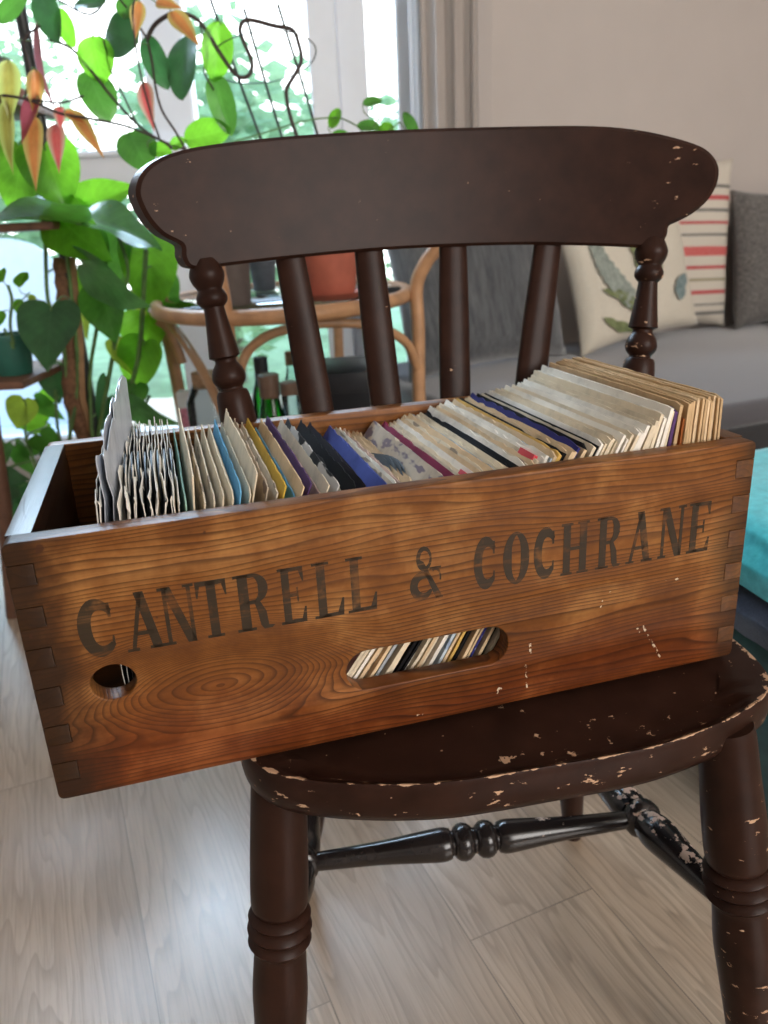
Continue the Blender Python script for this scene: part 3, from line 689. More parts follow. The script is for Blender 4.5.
WORDS = [('C', .0385, .0665), ('A', .0725, .0985), ('N', .0990, .1240), ('T', .1250, .1490), ('R', .1540, .1830), ('E', .1880, .2105), ('L', .2150, .2405), ('L', .2425, .2680), ('&', .2955, .3235),
         ('C', .3520, .3735), ('O', .3785, .4028), ('C', .4070, .4285), ('H', .4330, .4590), ('R', .4670, .4920), ('A', .4985, .5230), ('N', .5300, .5555), ('E', .5590, .5840)]
bm = bmesh.new()
for c, x0, x1 in WORDS:
    for q in glyph(c):
        va = [bm.verts.new((x0 + p[0] * (x1 - x0), -.00022, .1186 + p[1] * .0484)) for p in q]
        vb = [bm.verts.new((v.co.x, .0004, v.co.z)) for v in va]
        n_ = len(va)
        bm.faces.new(va); bm.faces.new(vb[::-1])
        for k in range(n_): bm.faces.new((va[k], vb[k], vb[(k + 1) % n_], va[(k + 1) % n_]))
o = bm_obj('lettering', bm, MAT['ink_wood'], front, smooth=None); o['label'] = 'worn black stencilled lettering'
# ------------------------------------------------------------------ records in the crate
CM = Matrix.Translation((-.26696, .50536, .4505)) @ Matrix.Rotation(CY, 4, 'Z')
TAB = [(.0595, 0), (.066, 1), (.13, 4), (.17, 12), (.22, 22), (.285, 33), (.335, 40), (.40, 34.5), (.45, 30), (.525, 25), (.556, 10), (.566, 4), (.6025, 0)]
def lean(u):
    for (a, p), (b, q) in zip(TAB[:-1], TAB[1:]):
        if u <= b: return p + (q - p) * (u - a) / (b - a)
    return 0
tops = []
def run(a, b, n): tops.extend([a + (b - a) * i / n for i in range(n)])
tops.extend([.0655, .0735]); run(.0835, .1275, 8); tops.extend([.1285, .1365]); run(.143, .262, 17); tops.extend([.2625, .2720, .2945]); run(.3005, .334, 7); tops.extend([.3475, .3575]); run(.364, .40, 8); run(.40, .45, 12); run(.45, .525, 18); run(.525, .5665, 10); run(.5665, .6025, 13); tops.append(.6025)
SZ = .243; B0 = .0115
SPEC = {}       # nearest sleeve to a given top position gets its own look
def special(u, key, **k):
    i = min(range(len(tops)), key=lambda j: abs(tops[j] - u) + (10 if j in SPEC else 0)); SPEC[i] = dict(key=key, **k)
special(.0735, 'silver', z=.034, d=.05, rot=-3.2, lab='crumpled shiny silver-grey plastic record sleeve sticking up near the left end')
special(.1285, 'mint', z=.0, lab='pale mint green paper record sleeve near the left end of the crate')
special(.136, 'cream', z=.020, lab='cream paper record sleeve with a torn corner rising just right of the mint green one')
special(.168, 'light_blue', lab='record sleeve with a light blue spine between cream ones left of the crate middle')
special(.187, 'cream', z=.012, lab='tall cream record sleeve just right of the light blue one')
special(.207, 'yellow', lab='mustard yellow record sleeve in the left half of the crate')
special(.213, 'light_blue', z=-.009, lab='blue lower-standing record sleeve right beside the mustard yellow one')
special(.225, 'purple', lab='dark purple thin record sleeve right of the mustard yellow one')
special(.237, 'pink', z=-.008, lab='pinkish buff record sleeve before the black and white patterned ones')
special(.248, 'pattern', z=.002, lab='black record sleeve with white scribbled pattern left of the blue sleeve')
special(.256, 'cream', z=-.012, d=.02, lab='torn cream record sleeve right after the black and white patterned one', disc=True)
special(.2625, 'black', lab='dark narrow record sleeve just left of the plain black one by the blue sleeve')
special(.2720, 'plum_black', z=-.008, lab='black record sleeve with a dark plum lower part touching the blue sleeve')
special(.2945, 'blue', z=.005, lab='bright blue record sleeve in the middle of the crate')
for i_, u in enumerate((.313, .317, .321, .325)): special(u, 'tan_pale', z=-.016 + .002 * i_, disc=True)
special(.3475, 'pale_print', z=.004, lab='cream record sleeve printed with faded grey lettering right of the crate middle')
special(.3575, 'maroon', z=.002, lab='maroon record sleeve right of the middle of the crate')
special(.368, 'cream', lab='cream record sleeve with a red corner patch right of the maroon one', sticker=(.03, .01))
special(.405, 'black', lab='left sleeve of the black pair right of the maroon sleeve')
special(.410, 'black', lab='right sleeve of the black pair right of the maroon sleeve')
special(.392, 'grey', lab='pale grey record sleeve left of the black pair')
special(.424, 'ivory', lab='cream record sleeve with a bright red sticker near its front corner', sticker=(.025, .008))
special(.436, 'ice', lab='pale blue printed record sleeve between the red sticker and the navy sleeve')
special(.447, 'gold', lab='golden yellow record sleeve just left of the navy sleeve')
special(.461, 'navy', z=.004, lab='navy blue record sleeve with white marks in the right half of the crate')
special(.472, 'black', lab='black record sleeve just right of the navy one')
special(.478, 'black', lab='second black record sleeve right of the navy one')
special(.5585, 'purple', z=-.004, lab='dark purple-grey record sleeve between the white pack and the tan pack')
special(.5665, 'orange', z=-.015, lab='rust orange record sleeve in the tan pack at the right end')
n_tot = len(tops)
geo = []
for i, u in enumerate(tops):
    th = R(lean(u)); z_ = SPEC.get(i, {}).get('z')
    base_ = .226 if u < .1275 else .213 + (u - .128) * .16 if u < .27 else SZ
    if z_ is None: z_ = random.uniform(-.003, .003)
    if u > .5655: z_ = random.uniform(-.001, .0015) if 'z' not in SPEC.get(i, {}) else z_
    if .292 < u < .333: z_ = random.uniform(-.004, .0) - .004
    sz_ = base_ + z_; u0_ = u - sz_ * math.sin(th)
    if geo and u0_ < geo[-1][1] + .0014: u0_ = geo[-1][1] + .0014; th = math.asin(min(.9, max(0, (u - u0_) / sz_)))
    geo.append((u, u0_, th, sz_))
def wavy(t, seed, amp, f=1.0): return amp * noise.noise(Vector((t * 26 * f, seed * 3.7, 1.3)))
def sleeve_mesh(key, t, size, seed, jag):
    """closed card sleeve: slab with worn edges; x thickness, y depth, z height"""
    bm = bmesh.new(); N_ = 22; w = .246
    outl = []
    nb = 14
    for i in range(nb + 1): outl.append((w * i / nb, 0.0))
    for i in range(1, N_ + 1): outl.append((w - abs(wavy(i / N_, seed + 9, jag * .4)), size * i / N_))
    for i in range(1, N_ + 4):
        k = i / (N_ + 3); zz = size - abs(wavy(k, seed, jag)); y = w * (1 - k)
        if k > .97: zz -= random.uniform(0, .004)
        outl.append((y, zz))
    for i in range(1, N_): outl.append((abs(wavy(i / N_, seed + 5, jag * .5)), size * (1 - i / N_)))
    rows = []
    for sx_ in (-.5, .5):
        rows.append([bm.verts.new((sx_ * t + .0009 * noise.noise(Vector((y * 9, z * 9, seed))) * (z / size), y, z)) for y, z in outl])
    m = len(outl)
    for k in range(m): bm.faces.new((rows[0][k], rows[0][(k + 1) % m], rows[1][(k + 1) % m], rows[1][k]))
    bm.faces.new(rows[0]); bm.faces.new(rows[1][::-1])
    bmesh.ops.triangulate(bm, faces=[f for f in bm.faces if len(f.verts) > 4])
    return bm
def open_mesh(t, size, seed, jag, rise=0.0):
    """soft paper sleeve: two wavy leaves joined at the back and the foot, open towards the front"""
    bm = bmesh.new(); ny, nz = 16, 18; w = .250; pt = .0006
    YS = [0, .010] + [.035 + .965 * i / (ny - 2) for i in range(ny - 1)]; ZS = [j / (nz - 1) * .985 for j in range(nz)] + [1.0]; white = []
    for s in (-1, 1):
        g = []
        for s2 in (-1, 1):
            grid = []
            for j in range(nz + 1):
                z = ZS[j]; row = []
                top = size - abs(wavy(0.3, seed + s, jag))
                for i in range(ny + 1):
                    y = YS[i]
                    zt = (size + rise * (1 - abs(y - .75) * 1.4) - abs(noise.noise(Vector((y * 9, seed, s)))) * jag * 2.2 - (.010 * max(0, 1 - y * 5)) * (.5 + .5 * noise.noise(Vector((seed, s, 0)))))
                    fr = .004 * max(0, noise.noise(Vector((z * 12, seed + 3, s)))) * (1 if i == 0 else 0)
                    open_ = (1 - y * .75) * (.25 + .75 * min(1, z * 1.5))
                    x = s * (t * .42 * open_ + .0003) + .0030 * noise.noise(Vector((y * 6, z * 18, seed * 2.3 + s * .6))) * z * (1.3 - y)
                    row.append(bm.verts.new((x + s2 * pt * .5, y * w + fr, z * zt)))
                grid.append(row)
            g.append(grid)
            for a, b in zip(grid[:-1], grid[1:]):
                for k in range(ny):
                    f = bm.faces.new((a[k], a[k + 1], b[k + 1], b[k]))
                    if k == 0 or b is grid[-1]: white.append(f)
        a, b = g
        for k in range(ny):
            bm.faces.new((a[0][k], a[0][k + 1], b[0][k + 1], b[0][k])); white.append(bm.faces.new((a[nz][k], a[nz][k + 1], b[nz][k + 1], b[nz][k])))
        for k in range(nz):
            white.append(bm.faces.new((a[k][0], a[k + 1][0], b[k + 1][0], b[k][0]))); bm.faces.new((a[k][ny], a[k + 1][ny], b[k + 1][ny], b[k][ny]))
    for f in white: f.material_index = 1
    return bm
def disc_mesh(t, r, cy, cz):
    bm = bmesh.new(); n = 40
    ra = [[bm.verts.new((sx_ * t / 2, cy + rr * math.cos(2 * math.pi * k / n), cz + rr * math.sin(2 * math.pi * k / n))) for k in range(n)] for sx_, rr in ((-1, r - .001), (-.6, r), (.6, r), (1, r - .001))]
    for a, b in zip(ra[:-1], ra[1:]):
        for k in range(n): bm.faces.new((a[k], a[(k + 1) % n], b[(k + 1) % n], b[k]))
    bm.faces.new(ra[0][::-1]); bm.faces.new(ra[-1]); return bm
ORD = ['', 'first', 'second', 'third', 'fourth', 'fifth', 'sixth', 'seventh', 'eighth', 'ninth', 'tenth', 'eleventh', 'twelfth', 'thirteenth', 'fourteenth', 'fifteenth', 'sixteenth']
ANCH = []   # index -> phrase, landmarks one can find
for i, s in SPEC.items():
    nm = {'silver': 'the shiny silver sleeve', 'mint': 'the mint green sleeve', 'blue': 'the bright blue sleeve', 'pale_print': 'the sleeve with faded grey lettering', 'maroon': 'the maroon sleeve', 'navy': 'the navy sleeve', 'orange': 'the rust orange sleeve', 'yellow': 'the mustard yellow sleeve', 'gold': 'the golden yellow sleeve', 'ice': 'the pale blue printed sleeve'}.get(s['key'])
    if s['key'] == 'purple' and s['lab'].startswith('dark purple-grey'): nm = 'the dark purple-grey sleeve'
    if s['key'] == 'black' and s['lab'].startswith('right sleeve of the black pair'): nm = 'the black pair'
    if nm: ANCH.append((i, nm))
ANCH.sort()
WORD = {'cream': 'cream paper', 'white': 'off-white paper', 'ivory': 'printed ivory', 'tan': 'brown card', 'tan_pale': 'pale tan card', 'beige': 'printed beige', 'black': 'black', 'grey': 'pale grey', 'purple': 'dark purple', 'pink': 'pinkish buff', 'maroon': 'maroon', 'ice': 'pale blue printed'}
for i, (u, u0, th, size) in enumerate(geo):
    sp = SPEC.get(i, {})
    nx = geo[i + 1] if i + 1 < n_tot else None; pv = geo[i - 1] if i else None
    gaps = []
    for q in (nx, pv):
        if q: gaps += [abs(q[0] - u), abs(q[1] - u0)]
    t = max(.0011, min(gaps) * math.cos(th) * .80)
    left_pack = u < .127
    if 'key' in sp: key = sp['key']
    elif left_pack: key = random.choice(['black', 'black', 'cream', 'black', 'plum_black', 'white', 'black'])
    elif u < .335: key = random.choice(['cream', 'cream', 'ivory', 'white', 'cream', 'beige', 'tan_pale', 'pink', 'white', 'ivory'])
    elif u < .47: key = random.choice(['cream', 'white', 'ivory', 'cream', 'white', 'beige', 'tan_pale', 'cream', 'white', 'cream', 'cream', 'ivory', 'white', 'black'])
    elif u < .556: key = random.choice(['white', 'white', 'cream', 'white', 'cream'])
    else: key = random.choice(['tan', 'tan_pale', 'tan', 'tan_pale', 'tan'])
    yoff = CT + .003 + random.uniform(0, .007) + sp.get('d', 0) * .15
    if u > .556: yoff = CT + .006 + .004 * random.random()
    mtx = CM @ Matrix.Translation((u0, yoff, B0 + t * .5 * math.sin(th))) @ Matrix.Rotation(R(sp.get('rot', 0)), 4, 'Z') @ Matrix.Rotation(th, 4, 'Y')
    if left_pack:
        bm = open_mesh(.0056, size, i * 1.37, .010, sp.get('z', 0) * .6)
    else:
        bm = sleeve_mesh(key, t, size, i * 1.37, .0045 if u < .47 else .0016)
    o = bm_obj('record_sleeve', bm, PAPER[key], mtx=mtx, smooth=30)
    if left_pack:
        o.data.materials.append(PAPER['silver' if key == 'silver' else 'white'])
        d = bm_obj('disc', disc_mesh(.0022, .111, .114, .1120), MAT['vinyl'], o); d['label'] = 'black shellac disc'
    if sp.get('disc'):
        d = bm_obj('disc', disc_mesh(max(.0009, t * .6), .119, .112, size + .0045 - .119), MAT['vinyl'], o, loc=(-t * .1, 0, 0)); d['label'] = 'black shellac disc'
    if sp.get('sticker'):
        a, b = sp['sticker']; bm = bmesh.new(); box(bm, (-t / 2 - .0009, a - .018, size - .014), (t / 2 + .0002, a + .010, size + .0006)); x = bm_obj('sticker', bm, MAT['sticker'], o, smooth=None); x['label'] = 'red sticker'
    if sp.get('lab'): lab = sp['lab']
    else:
        a = min(ANCH, key=lambda q: (abs(q[0] - i), q[0])); k = i - a[0]
        side = 'right' if k > 0 else 'left'
        w = WORD.get(key, key)
        if left_pack and key in ('black', 'plum_black'): w = 'torn white-edged black'
        lab = '%s record sleeve, %s to the %s of %s' % (w, 'next' if abs(k) == 1 else ORD[abs(k)], side, a[1])
        if i == n_tot - 1: lab = 'tan card record sleeve at the far right end of the crate'
        if i == 0: lab = 'torn paper record sleeve at the far left end of the row'
    tag(o, lab, 'record', 'records in the wooden crate')

# ------------------------------------------------------------------ leaves and plants
def outline(kind):
    if kind in ('olive', 'orange', 'red', 'plum', 'maroon'):      # wing shaped, long drawn-out tip
        return [(0, .0), (.08, .55), (.22, .95), (.38, 1.0), (.55, .82), (.72, .5), (.87, .2), (1, .0)]
    return None
SHAPES = {'oval': [(0, .0), (.05, .45), (.18, .82), (.40, 1.0), (.62, .95), (.82, .68), (.94, .34), (1, 0)],
          'heart': [(-.10, .45), (-.06, .75), (.08, .98), (.25, 1.0), (.45, .88), (.65, .62), (.84, .28), (1, 0)],
          'wing': [(0, .0), (.06, .55), (.18, .92), (.34, 1.0), (.52, .82), (.70, .52), (.87, .2), (1, .0)]}
def leaf_obj(parent, shape, spec, seed, rs=.0011):
    kind, base, tip, nrm, Ln, Wd, att = spec
    base, tip, nrm = Vector(base), Vector(tip).normalized(), Vector(nrm)
    nrm = (nrm - tip * nrm.dot(tip)).normalized(); side = tip.cross(nrm)
    bm = bmesh.new(); uvl = bm.loops.layers.uv.new('uv')
    prof = smooth_path([(a, b, 0) for a, b in SHAPES[shape]], 3); cols = []
    rnd = random.Random(seed); fold = rnd.uniform(.12, .3); droop = rnd.uniform(.08, .22); tw = rnd.uniform(-.25, .25)
    K = 4
    for p in prof:
        row = []
        for k in range(-K, K + 1):
            f = k / K; x = f * p.y * Wd / 2; y = p.x * Ln
            if shape == 'heart' and p.x < 0: y = max(y, p.x * Ln * min(1, abs(f) * 2)) if abs(f) < .5 else y
            z = -abs(x) * -fold - droop * Ln * max(0, p.x - .15) ** 2 + tw * x * p.x + .03 * Wd * math.sin(p.x * 9 + seed) * f * f
            row.append((bm.verts.new(base + side * x + tip * y + nrm * z), (.5 + f * .5, p.x)))
        cols.append(row)
    for a, b in zip(cols[:-1], cols[1:]):
        for k in range(2 * K):
            q = (a[k], a[k + 1], b[k + 1], b[k])
            fc = bm.faces.new([v for v, _ in q])
            for lp, (_, uv) in zip(fc.loops, q): lp[uvl].uv = uv
    bmesh.ops.remove_doubles(bm, verts=bm.verts[:], dist=1e-5)
    nf = len(bm.faces); att = Vector(att); dl = (base - att).length      # the leaf stalk
    tube(bm, smooth_path([att, (att + base) / 2 - tip * min(.02, dl * .3), base, base + tip * Ln * .06], 4), rs, 5)
    bm.faces.ensure_lookup_table()
    for f in bm.faces[nf:]: f.material_index = 1
    o = bm_obj('leaf', bm, LEAF[kind], None, smooth=80); o.data.materials.append(MAT['stem'])
    reparent(o, parent)
    return o
def reparent(o, parent):
    o.parent = parent; o.matrix_parent_inverse = Matrix.Translation(-Vector(parent.location))
def tubes(name, paths, mat, parent, seg=6, scale=1.0):
    for r, pts in paths:
        bm = bmesh.new(); tube(bm, smooth_path(pts, 4), r * scale, seg)
        o = bm_obj(name, bm, mat, None, smooth=70); reparent(o, parent)
    return o
def pot_profile(rb, rt, h, rim=.012, lip=.004, wall=.005):
    return [(rb * .96, 0), (rb, .003), (rt - .002, h - rim), (rt + lip, h - rim + .001), (rt + lip, h), (rt - wall, h), (rt - wall - .002, h - .014), (rb * .5, h - .016)]
def lathe_part(name, prof, mat, parent=None, seg=36, loc=(0, 0, 0)):
    bm = bmesh.new(); lathe_z(bm, prof, seg); o = bm_obj(name, bm, mat, parent, smooth=35, loc=loc); return o

TZ = .714
# hoya
hoya = tag(empty('trailing_hoya', (-.090, 1.775, TZ + .008)), 'trailing plant with round green leaves on a wire trellis in the terracotta pot', 'plant')
lathe_part('pot', pot_profile(.050, .072, .125), MAT['terracotta'], hoya)
lathe_part('soil', [(.060, .103), (.064, .110), (.03, .113)], MAT['soil'], hoya, 24)
HS = [(0.0045,[(-0.101,1.800,0.792),(-0.122,1.800,0.889),(-0.137,1.800,1.017),(-0.141,1.800,1.042),(-0.152,1.800,1.083),(-0.156,1.800,1.125),(-0.146,1.800,1.143),(-0.121,1.800,1.178),(-0.124,1.800,1.213),(-0.134,1.800,1.235),(-0.168,1.800,1.243),(-0.220,1.800,1.256),(-0.237,1.800,1.243),(-0.234,1.800,1.222),(-0.220,1.800,1.182),(-0.230,1.800,1.158),(-0.255,1.800,1.161),(-0.285,1.800,1.206),(-0.317,1.800,1.258),(-0.360,1.800,1.274),(-0.402,1.800,1.258),(-0.424,1.800,1.232)]),
(0.0026,[(-0.424,1.800,1.232),(-0.420,1.800,1.191),(-0.420,1.800,1.150),(-0.413,1.800,1.104),(-0.390,1.800,1.062),(-0.374,1.800,1.028)]),
(0.0022,[(-0.424,1.800,1.232),(-0.451,1.800,1.280),(-0.480,1.800,1.318)]),
(0.0022,[(-0.480,1.800,1.318),(-0.526,1.800,1.279),(-0.581,1.800,1.302),(-0.610,1.800,1.320)]),
(0.0030,[(-0.374,1.800,1.028),(-0.425,1.800,1.049),(-0.468,1.800,1.081),(-0.511,1.800,1.133),(-0.538,1.800,1.172),(-0.576,1.800,1.221),(-0.617,1.800,1.239)]),
(0.0020,[(-0.468,1.800,1.081),(-0.486,1.800,1.131),(-0.506,1.800,1.184),(-0.510,1.800,1.234)]),
(0.0020,[(-0.317,1.800,1.258),(-0.309,1.800,1.208),(-0.318,1.800,1.169),(-0.302,1.800,1.136)]),
(0.0016,[(-0.334,1.800,1.026),(-0.238,1.800,1.046),(-0.132,1.800,1.069),(-0.080,1.800,1.074),(-0.039,1.800,1.069),(-0.000,1.800,1.029),(-0.039,1.800,0.915),(-0.090,1.800,0.791)]),
(0.0014,[(-0.000,1.800,1.029),(0.022,1.800,1.057),(0.042,1.800,1.080)]),
(0.0014,[(-0.000,1.800,1.029),(0.042,1.800,1.041),(0.074,1.800,1.060)])]
tubes('vine', HS[:7], MAT['vine'], hoya); tubes('stem', HS[7:], MAT['stem'], hoya, 5)
tubes('trellis_wire', [(0.0032,[(-0.330,1.830,1.426),(-0.221,1.830,1.048),(-0.132,1.830,0.792)]),
(0.0032,[(-0.232,1.850,1.286),(-0.177,1.850,1.048),(-0.104,1.850,0.790)]),
(0.0032,[(-0.161,1.830,1.287),(-0.099,1.830,1.042),(-0.052,1.830,0.788)]),
(0.0013,[(-0.091,1.835,1.201),(-0.097,1.851,1.192),(-0.110,1.865,1.182),(-0.130,1.877,1.174),(-0.155,1.887,1.167),(-0.184,1.893,1.161),(-0.214,1.895,1.159),(-0.244,1.893,1.159),(-0.270,1.887,1.161),(-0.292,1.877,1.167),(-0.307,1.865,1.174),(-0.315,1.851,1.183),(-0.314,1.835,1.192),(-0.306,1.819,1.201),(-0.291,1.805,1.210),(-0.271,1.793,1.218),(-0.247,1.783,1.224),(-0.220,1.777,1.228),(-0.191,1.775,1.230),(-0.164,1.777,1.230),(-0.139,1.783,1.228),(-0.118,1.793,1.224),(-0.103,1.805,1.218),(-0.093,1.819,1.210),(-0.091,1.835,1.201)]),
(0.0013,[(-0.098,1.835,0.945),(-0.102,1.851,0.939),(-0.110,1.865,0.933),(-0.121,1.877,0.928),(-0.136,1.887,0.924),(-0.153,1.893,0.921),(-0.171,1.895,0.919),(-0.188,1.893,0.919),(-0.204,1.887,0.921),(-0.216,1.877,0.924),(-0.225,1.865,0.928),(-0.229,1.851,0.933),(-0.229,1.835,0.939),(-0.224,1.819,0.945),(-0.215,1.805,0.950),(-0.203,1.793,0.955),(-0.189,1.783,0.958),(-0.173,1.777,0.961),(-0.156,1.775,0.962),(-0.140,1.777,0.963),(-0.126,1.783,0.961),(-0.113,1.793,0.959),(-0.104,1.805,0.955),(-0.099,1.819,0.950),(-0.098,1.835,0.945)])], MAT['wire'], hoya)
for i, s in enumerate([('dark',(-0.435,1.777,1.221),(-0.808,0.437,0.396),(-0.348,-0.895,0.279),0.103,0.086,(-0.423,1.800,1.224)),
('bright',(-0.534,1.804,1.242),(0.120,-0.109,-0.987),(0.119,-0.985,0.123),0.083,0.073,(-0.510,1.800,1.234)),
('mid',(-0.558,1.814,1.185),(0.375,-0.255,-0.891),(0.366,-0.843,0.395),0.106,0.074,(-0.553,1.800,1.191)),
('deep',(-0.353,1.839,1.244),(-0.084,-0.532,-0.843),(-0.339,-0.780,0.526),0.148,0.073,(-0.343,1.800,1.268)),
('deep',(-0.427,1.807,1.239),(0.288,-0.143,-0.947),(-0.164,-0.982,0.098),0.103,0.050,(-0.429,1.800,1.241)),
('mid',(-0.301,1.811,1.167),(0.207,-0.188,-0.960),(0.001,-0.981,0.192),0.120,0.055,(-0.315,1.800,1.162)),
('bright',(-0.276,1.804,1.256),(-0.215,-0.069,-0.974),(0.216,-0.976,0.021),0.108,0.063,(-0.304,1.800,1.237)),
('mid',(-0.494,1.827,1.068),(0.435,-0.570,-0.697),(0.090,-0.743,0.663),0.096,0.082,(-0.468,1.800,1.081)),
('bright',(-0.376,1.808,1.046),(0.970,-0.158,0.187),(-0.167,-0.985,0.036),0.102,0.060,(-0.380,1.800,1.042)),
('deep',(-0.496,1.790,1.294),(-0.952,0.275,0.132),(-0.142,-0.783,0.606),0.072,0.041,(-0.498,1.800,1.302)),
('mid',(-0.463,1.793,1.268),(0.388,0.234,0.892),(-0.186,-0.928,0.324),0.059,0.048,(-0.451,1.800,1.280)),
('deep',(-0.631,1.834,1.331),(0.285,-0.550,-0.785),(-0.263,-0.833,0.488),0.122,0.056,(-0.610,1.800,1.320)),
('bright',(-0.588,1.802,1.292),(0.201,-0.056,-0.978),(-0.262,-0.965,0.002),0.070,0.038,(-0.581,1.800,1.302)),
('mid',(-0.711,1.795,1.271),(0.737,0.117,0.666),(-0.027,-0.979,0.202),0.087,0.043,(-0.617,1.800,1.239)),
('bright',(-0.068,1.785,1.052),(0.300,0.529,0.794),(0.074,-0.842,0.534),0.055,0.025,(-0.064,1.800,1.072)),
('mid',(-0.001,1.791,1.095),(0.889,0.390,0.241),(0.253,-0.856,0.451),0.047,0.021,(0.030,1.800,1.066)),
('mid',(0.034,1.805,1.050),(-0.958,-0.191,0.212),(0.283,-0.728,0.624),0.051,0.029,(0.034,1.800,1.038)),
('bright',(0.036,1.792,1.034),(0.538,0.417,0.732),(0.110,-0.896,0.430),0.038,0.031,(0.034,1.800,1.038)),
('mid',(0.103,1.792,1.030),(-0.294,0.282,0.913),(0.348,-0.859,0.377),0.058,0.029,(0.074,1.800,1.060)),
('mid',(-0.068,1.804,1.042),(0.969,-0.243,0.037),(-0.244,-0.970,0.020),0.034,0.018,(-0.064,1.800,1.072)),
('bright',(-0.452,1.801,1.036),(0.973,-0.021,-0.230),(0.057,-0.944,0.325),0.050,0.033,(-0.434,1.800,1.055)),
('bright',(-0.404,1.795,1.031),(0.797,0.253,0.549),(0.090,-0.948,0.306),0.037,0.025,(-0.405,1.800,1.040))]): leaf_obj(hoya, 'oval', s, i + 1)
# begonia on the plant stand
SX, SY = -.86, 1.86
beg = tag(empty('red_begonia', (-1.00, 1.80, 1.165)), 'begonia with hanging orange and red pointed leaves at the upper left', 'plant')
lathe_part('pot', pot_profile(.045, .06, .09), MAT['tan_pot'], beg)
lathe_part('soil', [(.052, .07), (.054, .078), (.02, .08)], MAT['soil'], beg, 20)
BS = [(0.0028,[(-0.736,1.720,1.092),(-0.720,1.720,1.131),(-0.657,1.720,1.125),(-0.594,1.720,1.097),(-0.547,1.720,1.087),(-0.471,1.720,1.069),(-0.406,1.720,1.041),(-0.384,1.720,1.025)]),
(0.0022,[(-0.657,1.720,1.125),(-0.619,1.720,1.119),(-0.587,1.720,1.115),(-0.542,1.720,1.125)]),
(0.0022,[(-0.657,1.720,1.125),(-0.637,1.720,1.174),(-0.638,1.720,1.224),(-0.603,1.720,1.246)]),
(0.0020,[(-0.406,1.720,1.041),(-0.418,1.720,1.095),(-0.428,1.720,1.181),(-0.423,1.720,1.272),(-0.387,1.720,1.298),(-0.351,1.720,1.290)]),
(0.0020,[(-0.720,1.720,1.131),(-0.710,1.720,1.227),(-0.687,1.720,1.193)])]
BS.append((.0028, [(-1.00, 1.80, 1.24), (-.95, 1.76, 1.26), (-.86, 1.73, 1.22), BS[0][1][0]]))
tubes('stem', BS, MAT['vine'], beg)
for i, s in enumerate([('olive',(-0.680,1.733,1.195),(-0.085,-0.213,-0.973),(0.279,-0.943,0.182),0.117,0.045,(-0.687,1.720,1.193)),
('olive',(-0.694,1.722,1.124),(-0.147,-0.030,-0.989),(-0.313,-0.947,0.075),0.133,0.041,(-0.694,1.720,1.129)),
('plum',(-0.609,1.723,1.253),(-0.081,-0.034,-0.996),(-0.780,-0.620,0.085),0.162,0.045,(-0.603,1.720,1.246)),
('maroon',(-0.634,1.728,1.136),(-0.463,-0.158,-0.872),(-0.168,-0.950,0.261),0.103,0.035,(-0.634,1.720,1.122)),
('orange',(-0.653,1.743,1.098),(-0.103,-0.324,-0.940),(-0.032,-0.944,0.329),0.143,0.044,(-0.644,1.720,1.119)),
('red',(-0.618,1.758,1.084),(0.116,-0.641,-0.758),(0.094,-0.753,0.651),0.118,0.036,(-0.606,1.720,1.103)),
('orange',(-0.574,1.733,1.103),(0.530,-0.235,-0.815),(0.254,-0.873,0.417),0.107,0.031,(-0.575,1.720,1.093)),
('orange',(-0.357,1.736,1.262),(0.601,-0.361,-0.714),(0.151,-0.825,0.544),0.088,0.039,(-0.351,1.720,1.290)),
('orange',(-0.412,1.728,1.280),(-0.222,-0.240,-0.945),(0.167,-0.964,0.206),0.068,0.029,(-0.409,1.720,1.282)),
('red',(-0.425,1.730,1.146),(0.088,-0.224,-0.971),(-0.202,-0.958,0.203),0.091,0.036,(-0.424,1.720,1.147)),
('orange',(-0.383,1.731,1.278),(0.885,-0.390,-0.255),(-0.276,-0.879,0.389),0.059,0.026,(-0.394,1.720,1.293)),
('orange',(-0.626,1.722,1.175),(-0.213,-0.038,-0.976),(0.269,-0.963,-0.021),0.090,0.033,(-0.637,1.720,1.174)),
('red',(-0.596,1.733,1.111),(0.036,-0.512,-0.858),(0.228,-0.832,0.506),0.052,0.024,(-0.593,1.720,1.116)),
('orange',(-0.584,1.720,1.101),(0.825,-0.013,-0.564),(0.098,-0.981,0.166),0.048,0.020,(-0.584,1.720,1.095))]): leaf_obj(beg, 'wing', s, i + 51)
